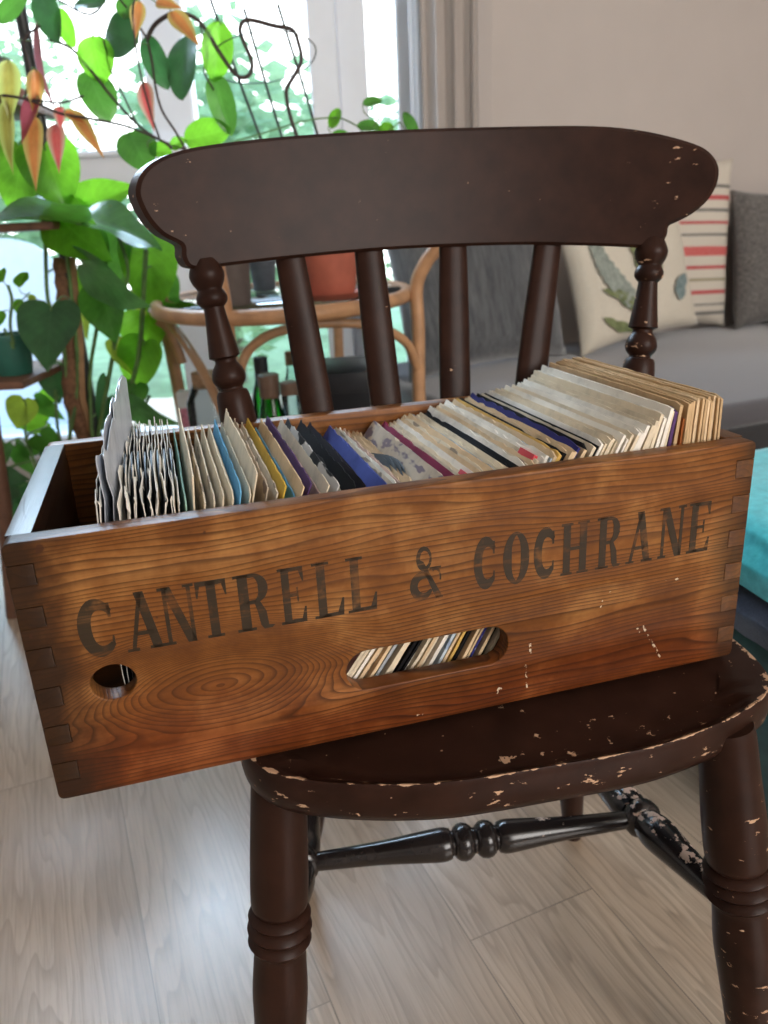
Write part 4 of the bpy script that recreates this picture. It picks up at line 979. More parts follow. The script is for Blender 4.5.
# philodendron
phil = tag(empty('philodendron', (-.68, 2.22, 0)), 'large green heart-leaved plant climbing a coir pole left of the chair', 'plant')
lathe_part('pot', pot_profile(.12, .16, .24), MAT['slate_pot'], phil)
lathe_part('soil', [(.14, .21), (.145, .222), (.05, .226)], MAT['soil'], phil, 24)
PS = [(0.0060,[(-0.805,1.950,-0.067),(-0.772,1.950,0.167),(-0.719,1.950,0.382),(-0.649,1.950,0.582),(-0.602,1.950,0.722)]),
(0.0060,[(-0.791,1.950,-0.068),(-0.726,1.950,0.220),(-0.659,1.950,0.431),(-0.586,1.950,0.578),(-0.527,1.950,0.833)]),
(0.0050,[(-0.832,1.950,-0.065),(-0.798,1.950,0.224),(-0.780,1.950,0.437),(-0.758,1.950,0.659),(-0.778,1.950,0.731),(-0.754,1.950,0.888),(-0.759,1.950,0.921)]),
(0.0050,[(-0.818,1.950,-0.066),(-0.809,1.950,0.280),(-0.741,1.950,0.537),(-0.717,1.950,0.774),(-0.713,1.950,0.918),(-0.695,1.950,0.992)]),
(0.0050,[(-0.791,1.950,-0.068),(-0.727,1.950,0.303),(-0.712,1.950,0.535),(-0.654,1.950,0.725),(-0.669,1.950,0.840)]),
(0.0040,[(-0.796,1.950,-0.067),(-0.845,1.950,0.227),(-0.895,1.950,0.365),(-0.897,1.950,0.418)]),
(0.0040,[(-0.796,1.950,-0.067),(-0.680,1.950,0.273),(-0.621,1.950,0.403),(-0.570,1.950,0.490)]),
(0.0040,[(-0.818,1.950,-0.066),(-0.780,1.950,0.223),(-0.814,1.950,0.387),(-0.802,1.950,0.515)]),
(0.0040,[(-0.602,1.950,0.722),(-0.576,1.950,0.790),(-0.587,1.950,0.869),(-0.595,1.950,0.934)])]
PS = [(r, [(-.68 + .05 * math.cos(i), 2.22 + .05 * math.sin(i), .20)] + list(p[1:]) if i < 8 else p) for i, (r, p) in enumerate(PS)]
tubes('stem', PS, MAT['stem'], phil)
POLE = [(0.0300,[(-0.733,1.980,0.824),(-0.749,1.980,0.631),(-0.761,1.980,0.403),(-0.831,1.980,-0.080)])][0]
pp = list(POLE[1]); pp[-1] = (-.68, 2.20, .05)
bm = bmesh.new(); sp_ = smooth_path(pp, 10); tube(bm, sp_, [.024 + .004 * (i % 2) for i in range(len(sp_))], 12); o = bm_obj('coir_pole', bm, MAT['bark'], None, smooth=80); reparent(o, phil)
bm = bmesh.new(); tube(bm, [Vector(p) + Vector((.024, -.016, 0)) for p in smooth_path(pp, 3)], .010, 4); o = bm_obj('pole_slat', bm, MAT['slat'], None, smooth=None); reparent(o, phil)
for i, s in enumerate([('bright',(-0.706,1.909,1.059),(0.204,-0.119,-0.972),(0.190,-0.969,0.159),0.150,0.130,(-0.695,1.950,0.992)),
('bright',(-0.761,1.921,1.053),(-0.370,-0.007,-0.929),(-0.089,-0.995,0.043),0.151,0.126,(-0.695,1.950,0.992)),
('bright',(-0.683,2.014,0.935),(0.941,-0.187,0.283),(-0.227,-0.967,0.117),0.152,0.096,(-0.706,1.950,0.948)),
('mid',(-0.635,1.859,0.894),(-0.947,-0.265,0.184),(0.177,0.049,0.983),0.219,0.310,(-0.590,1.950,0.895)),
('bright',(-0.710,1.919,0.913),(0.695,-0.519,-0.497),(-0.365,-0.851,0.378),0.189,0.128,(-0.713,1.950,0.918)),
('gloss',(-0.622,1.881,0.899),(0.920,0.237,-0.312),(0.368,-0.247,0.897),0.159,0.182,(-0.592,1.950,0.908)),
('bright',(-0.550,2.072,0.859),(0.084,-0.626,-0.776),(0.154,-0.761,0.630),0.231,0.144,(-0.527,1.950,0.833)),
('gloss',(-0.659,1.890,0.811),(0.719,-0.410,-0.561),(-0.660,-0.657,-0.365),0.194,0.136,(-0.666,1.950,0.817)),
('deep',(-0.712,1.796,0.725),(-0.015,-0.615,-0.789),(0.083,-0.787,0.612),0.151,0.136,(-0.722,1.950,0.727)),
('mid',(-0.646,1.959,0.752),(0.204,-0.536,-0.819),(-0.149,-0.844,0.515),0.146,0.119,(-0.657,1.950,0.748)),
('bright',(-0.573,2.018,0.676),(-0.218,-0.128,-0.967),(0.128,-0.987,0.102),0.118,0.113,(-0.562,1.950,0.680)),
('bright',(-0.565,1.955,0.620),(-0.377,-0.072,-0.923),(-0.053,-0.994,0.099),0.143,0.109,(-0.574,1.950,0.629)),
('mid',(-0.600,1.947,0.520),(-0.212,-0.616,-0.758),(0.171,-0.787,0.592),0.088,0.074,(-0.615,1.950,0.519)),
('deep',(-0.810,1.970,0.569),(0.034,-0.010,-0.999),(0.159,-0.987,0.015),0.096,0.076,(-0.766,1.950,0.571)),
('lime',(-0.886,1.954,0.495),(-0.379,-0.095,-0.921),(0.274,-0.962,-0.014),0.083,0.076,(-0.897,1.950,0.418)),
('mid',(-0.770,2.042,0.990),(-0.222,-0.245,-0.944),(-0.260,-0.918,0.300),0.096,0.084,(-0.759,1.950,0.921)),
('mid',(-0.697,2.053,0.880),(0.282,-0.056,-0.958),(0.254,-0.958,0.131),0.113,0.091,(-0.714,1.950,0.890)),
('lime',(-0.740,2.045,0.721),(0.123,-0.292,-0.948),(-0.399,-0.890,0.222),0.101,0.083,(-0.722,1.950,0.727)),
('lime',(-0.557,2.053,0.753),(-0.131,-0.042,-0.990),(0.209,-0.978,0.013),0.133,0.089,(-0.551,1.950,0.731)),
('lime',(-0.640,1.954,0.625),(0.443,-0.084,-0.892),(0.434,-0.851,0.295),0.101,0.053,(-0.640,1.950,0.610)),
('deep',(-0.674,1.955,0.537),(-0.378,-0.081,-0.922),(-0.235,-0.955,0.180),0.114,0.035,(-0.663,1.950,0.542)),
('gloss',(-0.621,1.881,0.499),(0.797,0.118,-0.593),(-0.246,-0.832,-0.496),0.155,0.099,(-0.630,1.950,0.490)),
('mid',(-0.537,2.080,0.766),(0.122,-0.174,-0.977),(0.030,-0.984,0.178),0.119,0.092,(-0.539,1.950,0.782)),
('mid',(-0.614,2.057,0.875),(-0.133,-0.085,-0.987),(-0.449,-0.883,0.137),0.154,0.120,(-0.589,1.950,0.882)),
('bright',(-0.747,2.076,0.788),(-0.219,-0.509,-0.833),(0.018,-0.855,0.518),0.102,0.075,(-0.768,1.950,0.794)),
('mid',(-0.818,2.037,1.073),(0.429,-0.603,-0.672),(-0.081,-0.767,0.636),0.123,0.102,(-0.695,1.950,0.992)),
('bright',(-0.711,2.006,0.930),(0.959,0.092,-0.268),(0.179,-0.930,0.320),0.097,0.072,(-0.709,1.950,0.933)),
('bright',(-0.851,2.059,0.491),(-0.861,0.161,-0.483),(-0.165,-0.986,-0.035),0.087,0.045,(-0.805,1.950,0.489)),
('mid',(-0.952,1.996,0.366),(0.543,-0.581,-0.606),(-0.240,-0.799,0.551),0.107,0.051,(-0.895,1.950,0.365)),
('deep',(-0.887,2.026,0.221),(-0.640,-0.522,-0.564),(0.243,-0.833,0.496),0.102,0.071,(-0.845,1.950,0.227)),
('mid',(-0.907,2.093,0.179),(0.030,-0.363,-0.931),(-0.272,-0.899,0.342),0.072,0.051,(-0.835,1.950,0.168)),
('mid',(-0.760,1.922,0.295),(-0.963,-0.193,-0.186),(0.009,-0.717,0.697),0.072,0.079,(-0.740,1.950,0.296)),
('deep',(-0.969,1.921,0.254),(-0.495,-0.277,-0.824),(-0.154,-0.905,0.396),0.064,0.077,(-0.865,1.950,0.282)),
('mid',(-0.863,1.949,0.402),(0.670,-0.447,-0.593),(0.100,-0.737,0.669),0.079,0.071,(-0.897,1.950,0.397)),
('mid',(-0.849,2.048,0.212),(0.704,-0.285,-0.650),(-0.224,-0.958,0.178),0.093,0.079,(-0.845,1.950,0.227)),
('mid',(-0.750,1.924,0.242),(-0.544,-0.042,-0.838),(-0.217,-0.957,0.189),0.085,0.035,(-0.750,1.950,0.253)),
('deep',(-0.915,2.073,0.243),(-0.838,-0.158,-0.523),(-0.238,-0.756,0.610),0.092,0.037,(-0.855,1.950,0.254)),
('deep',(-0.942,1.990,0.193),(-0.861,-0.252,-0.442),(0.235,-0.967,0.094),0.082,0.073,(-0.845,1.950,0.227)),
('deep',(-0.687,1.934,0.363),(-0.701,-0.502,-0.508),(0.134,-0.791,0.597),0.083,0.070,(-0.686,1.950,0.347)),
('mid',(-0.898,2.046,0.476),(0.773,-0.110,-0.625),(0.091,-0.956,0.280),0.091,0.049,(-0.897,1.950,0.418)),
('bright',(-0.905,2.028,0.226),(0.456,-0.372,-0.808),(-0.251,-0.925,0.285),0.102,0.034,(-0.855,1.950,0.254)),
('deep',(-0.856,1.949,0.366),(0.646,-0.334,-0.686),(-0.166,-0.939,0.300),0.079,0.045,(-0.895,1.950,0.365)),
('bright',(-1.005,2.085,0.202),(0.472,-0.266,-0.841),(-0.068,-0.962,0.266),0.090,0.080,(-0.855,1.950,0.254)),
('deep',(-0.982,1.927,0.287),(0.824,-0.273,-0.497),(-0.155,-0.951,0.266),0.077,0.062,(-0.885,1.950,0.337)),
('deep',(-0.977,2.098,0.179),(-0.490,-0.564,-0.665),(0.226,-0.819,0.528),0.077,0.074,(-0.845,1.950,0.227)),
('deep',(-0.960,1.915,0.316),(0.936,-0.296,-0.189),(-0.271,-0.951,0.147),0.075,0.046,(-0.885,1.950,0.337)),
('deep',(-0.727,2.103,0.460),(-0.254,-0.320,-0.913),(0.269,-0.930,0.251),0.094,0.059,(-0.718,1.950,0.442)),
('deep',(-0.701,2.054,0.429),(-0.852,-0.307,-0.425),(-0.058,-0.750,0.659),0.105,0.067,(-0.705,1.950,0.422)),
('bright',(-0.900,2.094,0.404),(-0.938,-0.346,-0.007),(0.318,-0.872,0.372),0.083,0.063,(-0.897,1.950,0.407)),
('mid',(-0.870,1.995,0.373),(-0.914,-0.064,-0.400),(-0.038,-0.970,0.242),0.091,0.043,(-0.896,1.950,0.376)),
('mid',(-0.974,1.990,0.374),(-0.397,-0.477,-0.784),(-0.254,-0.764,0.594),0.084,0.081,(-0.896,1.950,0.376)),
('deep',(-0.956,2.105,0.268),(0.872,-0.420,-0.250),(-0.208,-0.782,0.587),0.094,0.064,(-0.875,1.950,0.310)),
('deep',(-0.916,1.943,0.265),(-0.934,0.183,-0.308),(-0.189,-0.982,-0.010),0.100,0.060,(-0.865,1.950,0.282))]): leaf_obj(phil, 'heart', s, i + 101, .0022)
# plant stand
stand = tag(empty('plant_stand', (-.95, 1.92, 0)), 'tiered plant stand with a black pole and brown boards at the left edge', 'plant stand')
def spart(name, bm, mat, smooth=40): o = bm_obj(name, bm, mat, None, smooth=smooth); reparent(o, stand); return o
bm = bmesh.new(); tube(bm, [(-.727, 1.97, 0), (-.727, 1.97, .6), (-.727, 1.97, 1.35)], .013, 10); spart('pole', bm, MAT['stand_metal'])
for (x0, x1, y0, y1, z) in ((-1.25, -.71, 1.74, 2.04, 1.146), (-1.25, -.70, 1.86, 2.06, .905), (-1.25, -.785, 1.74, 2.06, .575)):
    bm = bmesh.new(); box(bm, (x0, y0, z - .018), (x1, y1, z), .004, 2); spart('shelf_board', bm, MAT['stand_wood'])
bm = bmesh.new(); tube(bm, [(-.875, 1.76, .56), (-.89, 1.75, .30), (-.925, 1.74, 0)], .017, 10); spart('leg', bm, MAT['stand_wood'])
bm = bmesh.new(); tube(bm, [(-1.235, 1.99, 0), (-1.235, 1.99, 1.14)], .013, 10); spart('pole', bm, MAT['stand_metal'])
tray = lathe_part('plant_tray', [(.060, 0), (.064, .003), (.072, .016), (.069, .016), (.06, .006), (.03, .005)], MAT['red_tray'], loc=(-.775, 1.84, 1.146)); tag(tray, 'red plastic tray under two small dark pots on the top board of the plant stand', 'tray')
for (x, y, m, lab) in ((-.805, 1.84, 'slate_pot', 'small slate blue pot on the red tray, the left one'), (-.750, 1.85, 'tan_pot', 'small grey-brown pot on the red tray, the right one')):
    t = tag(empty('flower_pot', (x, y, 1.1525)), lab, 'pot', 'small pots on the red tray')
    lathe_part('body', [(.018, 0), (.021, .002), (.023, .058), (.019, .058), (.017, .052), (.008, .051)], MAT[m], t, 24)
    lathe_part('rim', [(.0232, .052), (.0265, .053), (.0265, .068), (.022, .068)], MAT['slate_pot'], t, 24)
pil = tag(empty('pilea', (-.845, 1.85, .5755)), 'small plant with round leaves in a dark green pot on the plant stand', 'plant')
lathe_part('pot', pot_profile(.038, .052, .092, .010), MAT['green_pot'], pil)
lathe_part('soil', [(.042, .072), (.044, .080), (.015, .082)], MAT['soil'], pil, 20)
tubes('stem', [(0.0035,[(-0.813,1.800,0.648),(-0.812,1.800,0.692),(-0.797,1.800,0.745),(-0.799,1.800,0.777)]),
(0.0016,[(-0.801,1.800,0.724),(-0.780,1.800,0.740),(-0.754,1.800,0.760)])] + [(.0035, [(-.845, 1.85, .65), (-.84, 1.83, .68), (-.815, 1.80, .64)])], MAT['stem'], pil)
for i, s in enumerate([('bright',(-0.773,1.791,0.772),(0.386,0.435,0.813),(-0.320,-0.764,0.561),0.040,0.041,(-0.759,1.800,0.756)),
('bright',(-0.802,1.789,0.785),(-0.280,0.598,0.751),(-0.394,-0.785,0.478),0.037,0.035,(-0.799,1.800,0.777)),
('bright',(-0.790,1.803,0.745),(0.450,-0.166,-0.877),(-0.310,-0.950,0.021),0.036,0.037,(-0.797,1.800,0.745)),
('bright',(-0.825,1.808,0.722),(-0.385,-0.447,-0.807),(-0.256,-0.789,0.559),0.034,0.033,(-0.806,1.800,0.713)),
('lime',(-0.762,1.802,0.749),(0.969,-0.178,-0.171),(-0.148,-0.973,0.175),0.020,0.016,(-0.764,1.800,0.752))]): leaf_obj(pil, 'oval', s, i + 301)
# rounded pale seat back of a garden chair outside
gc = tag(empty('garden_chair', (-1.72, 3.75, -.4)), 'pale blue-white rounded chair back seen outside through the window at the far left', 'chair')
bm = bmesh.new()
pr_ = [(-.30, .02), (-.31, .70), (-.285, 1.12), (-.22, 1.23), (-.11, 1.275), (0, 1.285), (.11, 1.275), (.22, 1.23), (.285, 1.12), (.31, .70), (.30, .02)]
sm = [(p.x, p.y) for p in smooth_path([(a, b, 0) for a, b in pr_], 3)]
v0 = [bm.verts.new((x, .04 * (1 - (x / .31) ** 2), z)) for x, z in sm]; v1 = [bm.verts.new((x, .04 * (1 - (x / .31) ** 2) + .02, z)) for x, z in sm]
for k in range(len(sm) - 1): bm.faces.new((v0[k], v0[k + 1], v1[k + 1], v1[k]))
h_ = len(sm) // 2
for vv in (v0, v1):
    for k in range(h_): bm.faces.new((vv[k], vv[k + 1], vv[-k - 2], vv[-k - 1])) if k + 1 < len(vv) - k - 2 else bm.faces.new((vv[k], vv[k + 1], vv[-k - 1]))
bm_obj('back_shell', bm, MAT['plastic'], gc)
bm = bmesh.new(); box(bm, (-.30, -.40, .40), (.30, .0, .43), .01, 2); bm_obj('seat', bm, MAT['plastic'], gc)
for x, y in ((-.27, -.37), (.27, -.37)):
    bm = bmesh.new(); tube(bm, [(x, y, .41), (x * 1.05, y - .02, 0)], .02, 8); bm_obj('leg', bm, MAT['plastic'], gc)

# ------------------------------------------------------------------ rattan table and what stands on it
TX, TY, TR, RY_ = -.222, 2.05, .308, .44
tab = tag(empty('rattan_side_table', (TX, TY, 0)), 'oval rattan side table with a glass top behind the chair', 'table')
bm = bmesh.new(); n1 = 64
ring = [(TR * math.cos(2 * math.pi * k / n1), RY_ * math.sin(2 * math.pi * k / n1), TZ - .014) for k in range(n1)]
def torus(bm, pts, r, seg=12):
    pts = [Vector(p) for p in pts]; m = len(pts); rr = []
    for i, p in enumerate(pts):
        d = (pts[(i + 1) % m] - pts[i - 1]).normalized(); a = Vector((0, 0, 1)); b = d.cross(a).normalized()
        rr.append([bm.verts.new(p + (b * math.cos(t) + a * math.sin(t)) * r) for t in [2 * math.pi * k / seg for k in range(seg)]])
    for i in range(m):
        r0, r1 = rr[i], rr[(i + 1) % m]
        for k in range(seg): bm.faces.new((r0[k], r0[(k + 1) % seg], r1[(k + 1) % seg], r1[k]))
torus(bm, ring, .0165); torus(bm, [(p[0] * .92, p[1] * .92, TZ - .020) for p in ring], .008, 8)
bm_obj('rim', bm, MAT['rattan'], tab, smooth=80)
gt = lathe_part('glass_top', [(.945, TZ - .012), (.95, TZ - .010), (.95, TZ - .002), (.945, TZ)], MAT['table_glass'], tab, 48); gt.scale = (TR, RY_, 1)
def cane(name, pts, r, sub=6):
    bm = bmesh.new(); tube(bm, smooth_path([Vector(p) - Vector((TX, TY, 0)) for p in pts], sub), r, 12); return bm_obj(name, bm, MAT['rattan'], tab, smooth=80)
# two front legs rise past the rim and join in an arch behind the chair's crest rail
cane('hoop', [(.098, 1.93, 0), (.1015, 1.93, .45), (.105, 1.93, .62), (.104, 1.93, .72), (.128, 1.92, .775), (.155, 1.91, .81), (.165, 1.90, .86), (.12, 1.87, .915), (-.02, 1.79, .94), (-.19, 1.70, .93), (-.285, 1.64, .89), (-.309, 1.62, .84), (-.304, 1.62, .79), (-.299, 1.62, .70), (-.303, 1.62, .50), (-.312, 1.62, 0)], .0165)
cane('leg', [(-.531, 2.04, .785), (-.533, 2.04, .75), (-.530, 2.04, .66), (-.518, 2.04, .45), (-.505, 2.04, 0)], .017)
cane('leg', [(-.108, 2.44, .69), (-.114, 2.44, .5), (-.13, 2.44, 0)], .015)
cane('brace', [(-.530, 1.98, .668), (-.508, 1.98, .648), (-.492, 1.98, .59), (-.486, 1.98, .56)], .013)
cane('brace', [(-.50, 1.96, .665), (-.44, 1.85, .625), (-.38, 1.75, .56), (-.315, 1.635, .46)], .011)
cane('brace', [(-.305, 1.64, .50), (-.297, 1.75, .589), (-.256, 1.75, .635), (-.192, 1.76, .657), (-.097, 1.79, .662), (0, 1.83, .645), (.07, 1.88, .60), (.10, 1.92, .53)], .011)
SHZ = .30
bm = bmesh.new(); lathe_z(bm, [(.84, SHZ - .018), (.86, SHZ - .014), (.86, SHZ - .004), (.84, SHZ)], 44); o = bm_obj('lower_shelf', bm, MAT['rattan'], tab, smooth=35, loc=(0, 0, 0)); o.scale = (TR, RY_, 1)
sau = lathe_part('plant_saucer', [(.052, 0), (.058, .003), (.073, .015), (.070, .015), (.056, .007), (.03, .0065)], MAT['terracotta'], loc=(-.090, 1.775, TZ + .0005)); tag(sau, 'terracotta saucer under the pot on the rattan table', 'saucer')
dp = tag(empty('plant_pot', (-.305, 1.76, TZ + .0005)), 'dark grey-brown pot on the rattan table left of the terracotta pot', 'pot')
lathe_part('body', pot_profile(.040, .047, .105, .010, .002), MAT['grey_pot'], dp); lathe_part('soil', [(.037, .086), (.040, .093), (.02, .095)], MAT['soil'], dp, 20)
dp2 = tag(empty('plant_pot', (-.282, 2.13, TZ + .0005)), 'small dark pot at the back of the rattan table', 'pot')
lathe_part('body', pot_profile(.028, .036, .075, .010, .002), MAT['slate_pot'], dp2); lathe_part('soil', [(.026, .058), (.028, .063), (.01, .064)], MAT['soil'], dp2, 20)
# bottles and boxes on the lower shelf
def bottle(x, y, h, r, glass, cap, lab, rn=.013, hs=.62, caph=.03, label=None, rcap=None):
    t = tag(empty('bottle', (x, y, SHZ + .0005)), lab, 'bottle', 'bottles under the rattan table')
    prof = [(r * .8, 0), (r, .006), (r, h * hs), (r * .85, h * (hs + .07)), (rn * 1.1, h * (hs + .18)), (rn, h * (hs + .22)), (rn, h - caph * .6), (rn * .8, h - caph * .6)]
    lathe_part('body', prof, MAT[glass], t, 28)
    rc = rcap or rn * 1.15
    lathe_part('cap', [(rc * .95, h - caph), (rc, h - caph + .002), (rc, h - .002), (rc * .9, h)], MAT[cap], t, 20)
    if label: lathe_part('label', [(r + .0006, h * .12), (r + .0009, h * .125), (r + .0009, h * .5), (r + .0006, h * .505)], MAT[label], t, 28)
bottle(-.406, 1.85, .258, .050, 'glass', 'cork', 'clear glass jar bottle with a wide cork behind the chair\'s left back post', rn=.027, hs=.72, caph=.037)
bottle(-.289, 1.97, .268, .030, 'green_glass', 'bottle_cap', 'dark bottle with a tall black top behind the brown-topped green bottle', rn=.0155, caph=.075)
bottle(-.2567, 1.85, .245, .033, 'green_glass', 'gold_cap', 'bright green glass bottle with a rounded brown top', rn=.021, hs=.56, caph=.055, rcap=.025)
bottle(-.222, 2.05, .266, .026, 'glass', 'cork', 'tall clear bottle with a cork between the first chair laths', rn=.013, caph=.035)
bottle(-.207, 1.84, .226, .024, 'glass', 'gold_cap', 'short clear bottle with a pale blue label beside the green bottle', rn=.020, hs=.66, caph=.03, label='blue_label')
def carton(name, lo, hi, mat, lab, lid=None, rz=0):
    c = ((lo[0] + hi[0]) / 2, (lo[1] + hi[1]) / 2)
    t = tag(empty(name, (c[0], c[1], lo[2]), rz), lab, 'box'); w, d, h = (hi[0] - lo[0]) / 2, (hi[1] - lo[1]) / 2, hi[2] - lo[2]
    bm = bmesh.new(); box(bm, (-w, -d, 0), (w, d, h), .0015, 2); bm_obj('body', bm, mat, t)
    return t, w, d, h
t, w, d, h = carton('gift_box', (-.128, 1.80, SHZ + .0005), (-.008, 2.04, .545), MAT['black_box'], 'black lidded box standing under the rattan table', rz=R(2))
bm = bmesh.new(); box(bm, (-w - .002, -d - .002, h - .045), (w + .002, d + .002, h + .002), .0015, 2); bm_obj('lid', bm, plain('black_lid', (0.014, 0.015, 0.018), 0.45, spec=0.3), t)
t, w, d, h = carton('grey_carton', (-.178, 1.88, SHZ + .0005), (-.140, 1.98, .60), MAT['grey_box'], 'tall narrow grey carton against the left side of the black box')
bm = bmesh.new(); box(bm, (-w * .8, -d - .0006, h * .3), (w * .8, -d + .0002, h * .7)); bm_obj('printed_panel', bm, MAT['white_card'], t, smooth=None)
t, w, d, h = carton('small_carton', (-.498, 1.92, SHZ + .0005), (-.462, 1.96, .498), MAT['white_card'], 'narrow white carton with pink print beside the left table leg')
bm = bmesh.new(); box(bm, (-w * .7, -d - .0006, h * .55), (w * .7, -d + .0002, h * .8)); bm_obj('printed_panel', bm, MAT['pink_print'], t, smooth=None)

# ------------------------------------------------------------------ sofa and cushions
SA = R(21); SN = Vector((-.358, .934, 0)); ST = Vector((.934, .358, 0))
def srel(s, n_): return ST * s + SN * n_
so = srel(.875, 1.404)
sofa = tag(empty('sofa', (so.x, so.y, 0), SA), 'low grey upholstered sofa bench behind the chair', 'sofa')
def rbox(name, lo, hi, bev, mat, parent, sag=0.0):
    bm = bmesh.new(); box(bm, lo, hi, bev, 4)
    return bm_obj(name, bm, mat, parent, smooth=60)
rbox('base', (.008, .008, .05), (2.362, 1.072, .352), .012, MAT['sofa_dark'], sofa)
rbox('seat_cushion', (0, 0, .354), (2.37, 1.08, .42), .022, MAT['sofa'], sofa)
for x in (.08, 2.27):
    for y in (.08, 1.0):
        bm = bmesh.new(); tube(bm, [(x, y, .06), (x, y, 0)], [.022, .016], 12); bm_obj('foot', bm, MAT['sofa_dark'], sofa)
def cushion(name, base, w, h, t, yaw, lean_, roll, mat, label, seed, sag=.08):
    o_m = Matrix.Translation(base) @ Matrix.Rotation(yaw, 4, 'Z') @ Matrix.Rotation(-lean_, 4, 'X') @ Matrix.Rotation(roll, 4, 'Y')
    bm = bmesh.new(); n = 22; grids = []
    for s in (-1, 1):
        g = []
        for j in range(n + 1):
            v = j / n * 2 - 1; row = []
            for i in range(n + 1):
                u = i / n * 2 - 1
                px = u * (1 - sag * (1 - (v * v)) * (abs(u) ** 3)); pz = v * (1 - sag * (1 - (u * u)) * (abs(v) ** 3))
                k = (max(0, 1 - u ** 4)) ** .55 * (max(0, 1 - v ** 4)) ** .55
                y = s * (.006 + t / 2 * k * (1 + .13 * noise.noise(Vector((u * 2.1, v * 2.1, seed + s)))) + .004 * noise.noise(Vector((u * 7, v * 7, seed))))
                row.append(bm.verts.new((px * w / 2, y, h / 2 + pz * h / 2)))
            g.append(row)
        grids.append(g)
        for a, b in zip(g[:-1], g[1:]):
            for k in range(n): bm.faces.new((a[k], a[k + 1], b[k + 1], b[k]))
    a, b = grids
    rim = lambda g: [g[0][i] for i in range(n)] + [g[j][n] for j in range(n)] + [g[n][n - i] for i in range(n)] + [g[n - j][0] for j in range(n)]
    ra, rb = rim(a), rim(b); m = len(ra)
    for k in range(m): bm.faces.new((ra[k], ra[(k + 1) % m], rb[(k + 1) % m], rb[k]))
    o = bm_obj(name, bm, mat, None, smooth=80); o.matrix_world = o_m
    return tag(o, label, 'cushion', 'cushions on the sofa')
cushion('throw_cushion', (.365, 2.46, .425), .64, .50, .16, R(33), R(16), R(0), MAT['grey_cushion'], 'large plain slate grey cushion at the left end of the sofa', 1)
fl = cushion('throw_cushion', (.905, 2.695, .450), .50, .44, .11, R(22), R(13), R(-7), MAT['cream'], 'cream cushion with green leaf and grey feather print beside the slate grey cushion', 2)
cushion('throw_cushion', (1.105, 2.985, .440), .52, .60, .11, R(20), R(6), R(2), MAT['stripe'], 'cream cushion with red and black woven stripes standing behind the leaf print cushion', 3)
cushion('throw_cushion', (1.60, 3.10, .425), .50, .50, .13, R(21), R(10), R(0), MAT['woven'], 'charcoal nubbly woven cushion at the right end behind the sofa seat', 4)
cushion('throw_cushion', (1.80, 2.88, .425), .46, .30, .12, R(25), R(30), R(0), MAT['cream'], 'plain cream cushion just showing at the right edge of the photo', 5)
# the printed plants on the cream cushion, laid on its bulged face
def cush_y(u, v, t, seed=2, s=-1):
    k = (max(0, 1 - u ** 4)) ** .55 * (max(0, 1 - v ** 4)) ** .55
    return s * (.006 + t / 2 * k * (1 + .13 * noise.noise(Vector((u * 2.1, v * 2.1, seed + s)))) + .004 * noise.noise(Vector((u * 7, v * 7, seed))))
def motif(name, p0, p1, wid, mat, bend=.1, lab=None, lobes=9):
    bm = bmesh.new(); a, b = Vector(p0), Vector(p1); d = b - a; nn = Vector((-d.y, d.x)); nn.normalize(); rows = []
    for i in range(41):
        t = i / 40; c = a + d * t + nn * bend * d.length * math.sin(math.pi * t); w = wid * math.sin(math.pi * min(1, t * .96 + .03)) ** .7 * (.72 + .28 * abs(math.sin(lobes * math.pi * t)))
        row = []
        for f in (-1, -.5, 0, .5, 1):
            q = c + nn * w * f; u, v = q.x, q.y
            row.append(bm.verts.new((u * .25, cush_y(u, v, .13) - .0015, .22 + v * .22)))
        rows.append(row)
    for r0, r1 in zip(rows[:-1], rows[1:]):
        for k in range(4): bm.faces.new((r0[k], r0[k + 1], r1[k + 1], r1[k]))
    o = bm_obj(name, bm, mat, fl, smooth=80)
    if lab: o['label'] = lab
motif('leaf_print', (.05, -.75), (-.70, .72), .15, MAT['print_grey'], .08, 'grey-green feathery leaf print', 13)
motif('leaf_print', (-.02, -.15), (-.12, .85), .14, MAT['print_green'], -.08, 'olive green leaf print', 5)
motif('leaf_print', (-.10, -.72), (-.66, -.12), .09, MAT['print_green'], -.1, None, 3)
motif('leaf_print', (-.15, -.80), (-.72, -.52), .08, MAT['print_green'], .1, None, 3)
motif('leaf_print', (.55, -.55), (.72, -.18), .12, MAT['print_blue'], .1, 'blue-grey bud print', 2)
motif('leaf_print', (.30, -.10), (.22, .7), .10, MAT['print_green'], .05, None, 4)

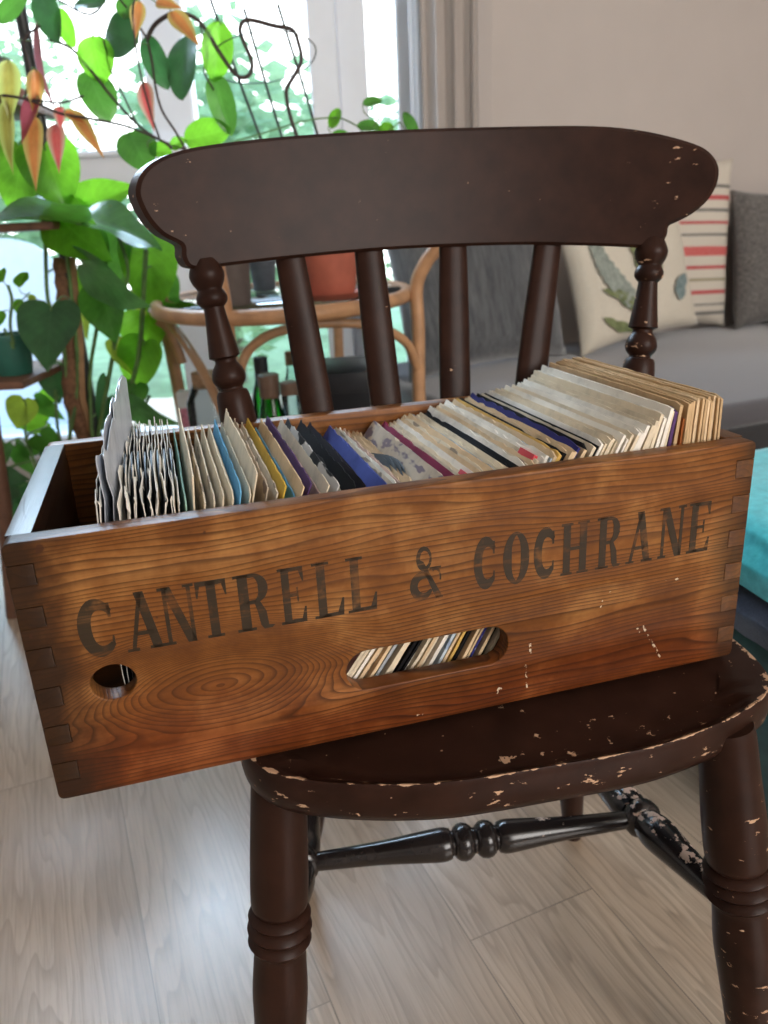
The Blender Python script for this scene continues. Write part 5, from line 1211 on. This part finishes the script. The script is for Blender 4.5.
# ------------------------------------------------------------------ teal chair at the right edge with its blanket
AX, AY = .82, 1.24
arm = tag(empty('velvet_ottoman', (AX, AY, 0), R(12)), 'dark teal velvet upholstered seat at the right edge under the turquoise blanket', 'ottoman')
def puffy(name, lo, hi, bev, mat, parent):
    bm = bmesh.new(); box(bm, lo, hi, bev, 5); return bm_obj(name, bm, mat, parent, smooth=70)
puffy('base', (-.375, -.325, .03), (.515, .325, .215), .03, MAT['teal'], arm)
puffy('seat_cushion', (-.385, -.335, .217), (.525, .335, .333), .045, MAT['teal'], arm)
for x in (-.33, .47):
    for y in (-.28, .28):
        bm = bmesh.new(); tube(bm, [(x, y, .04), (x, y, 0)], [.022, .017], 12); bm_obj('foot', bm, MAT['stand_wood'], arm)
def drape(name, x0, x1, y0, y1, z_top, z_side, mat, lab, cat, seed, thick=.05):
    """soft folded cloth lying over the arm: arched section swept along y"""
    bm = bmesh.new(); rows = []; ny = 26
    sec = [(x0 - .02, z_side), (x0 - .026, z_side + .03), (x0 - .022, (z_side + z_top) / 2), (x0 - .008, z_top - .02), (x0 + .03, z_top), ((x0 + x1) / 2, z_top + .006), (x1 - .03, z_top - .004), (x1, z_top - .03), (x1, z_top - .05), (x1 - .04, z_top - thick), ((x0 + x1) / 2, z_top - thick), (x0 + .04, z_top - thick), (x0 + .012, z_side + .01)]
    sec = [(p.x, p.y) for p in smooth_path([(a, b, 0) for a, b in sec + [sec[0]]], 3)[:-1]]
    for j in range(ny + 1):
        t = j / ny; y = y0 + (y1 - y0) * t; e = min(1, min(t, 1 - t) * 12 + .7)
        cx, cz = (x0 + x1) / 2, (z_top + z_side) / 2
        rows.append([bm.verts.new((cx + (x - cx) * e + .006 * noise.noise(Vector((x * 14, y * 12, seed))), y + .012 * noise.noise(Vector((x * 20, z * 20, seed))), cz + (z - cz) * e + .008 * noise.noise(Vector((y * 14, x * 14, seed + 4))))) for x, z in sec])
    m = len(sec)
    for a, b in zip(rows[:-1], rows[1:]):
        for k in range(m): bm.faces.new((a[k], a[(k + 1) % m], b[(k + 1) % m], b[k]))
    bm.faces.new(rows[0][::-1]); bm.faces.new(rows[-1])
    o = bm_obj(name, bm, mat, None, smooth=80); o.matrix_world = Matrix.Translation((AX, AY, 0)) @ Matrix.Rotation(R(12), 4, 'Z')
    return tag(o, lab, cat)
drape('blanket', -.40, .30, -.33, .05, .478, .400, MAT['turquoise'], 'bright turquoise fleece blanket on the teal velvet seat at the right edge', 'blanket', 3, .06)
drape('folded_jeans', -.395, .10, -.345, .03, .405, .335, MAT['navy'], 'dark navy folded garment under the turquoise blanket', 'clothing', 8, .045)
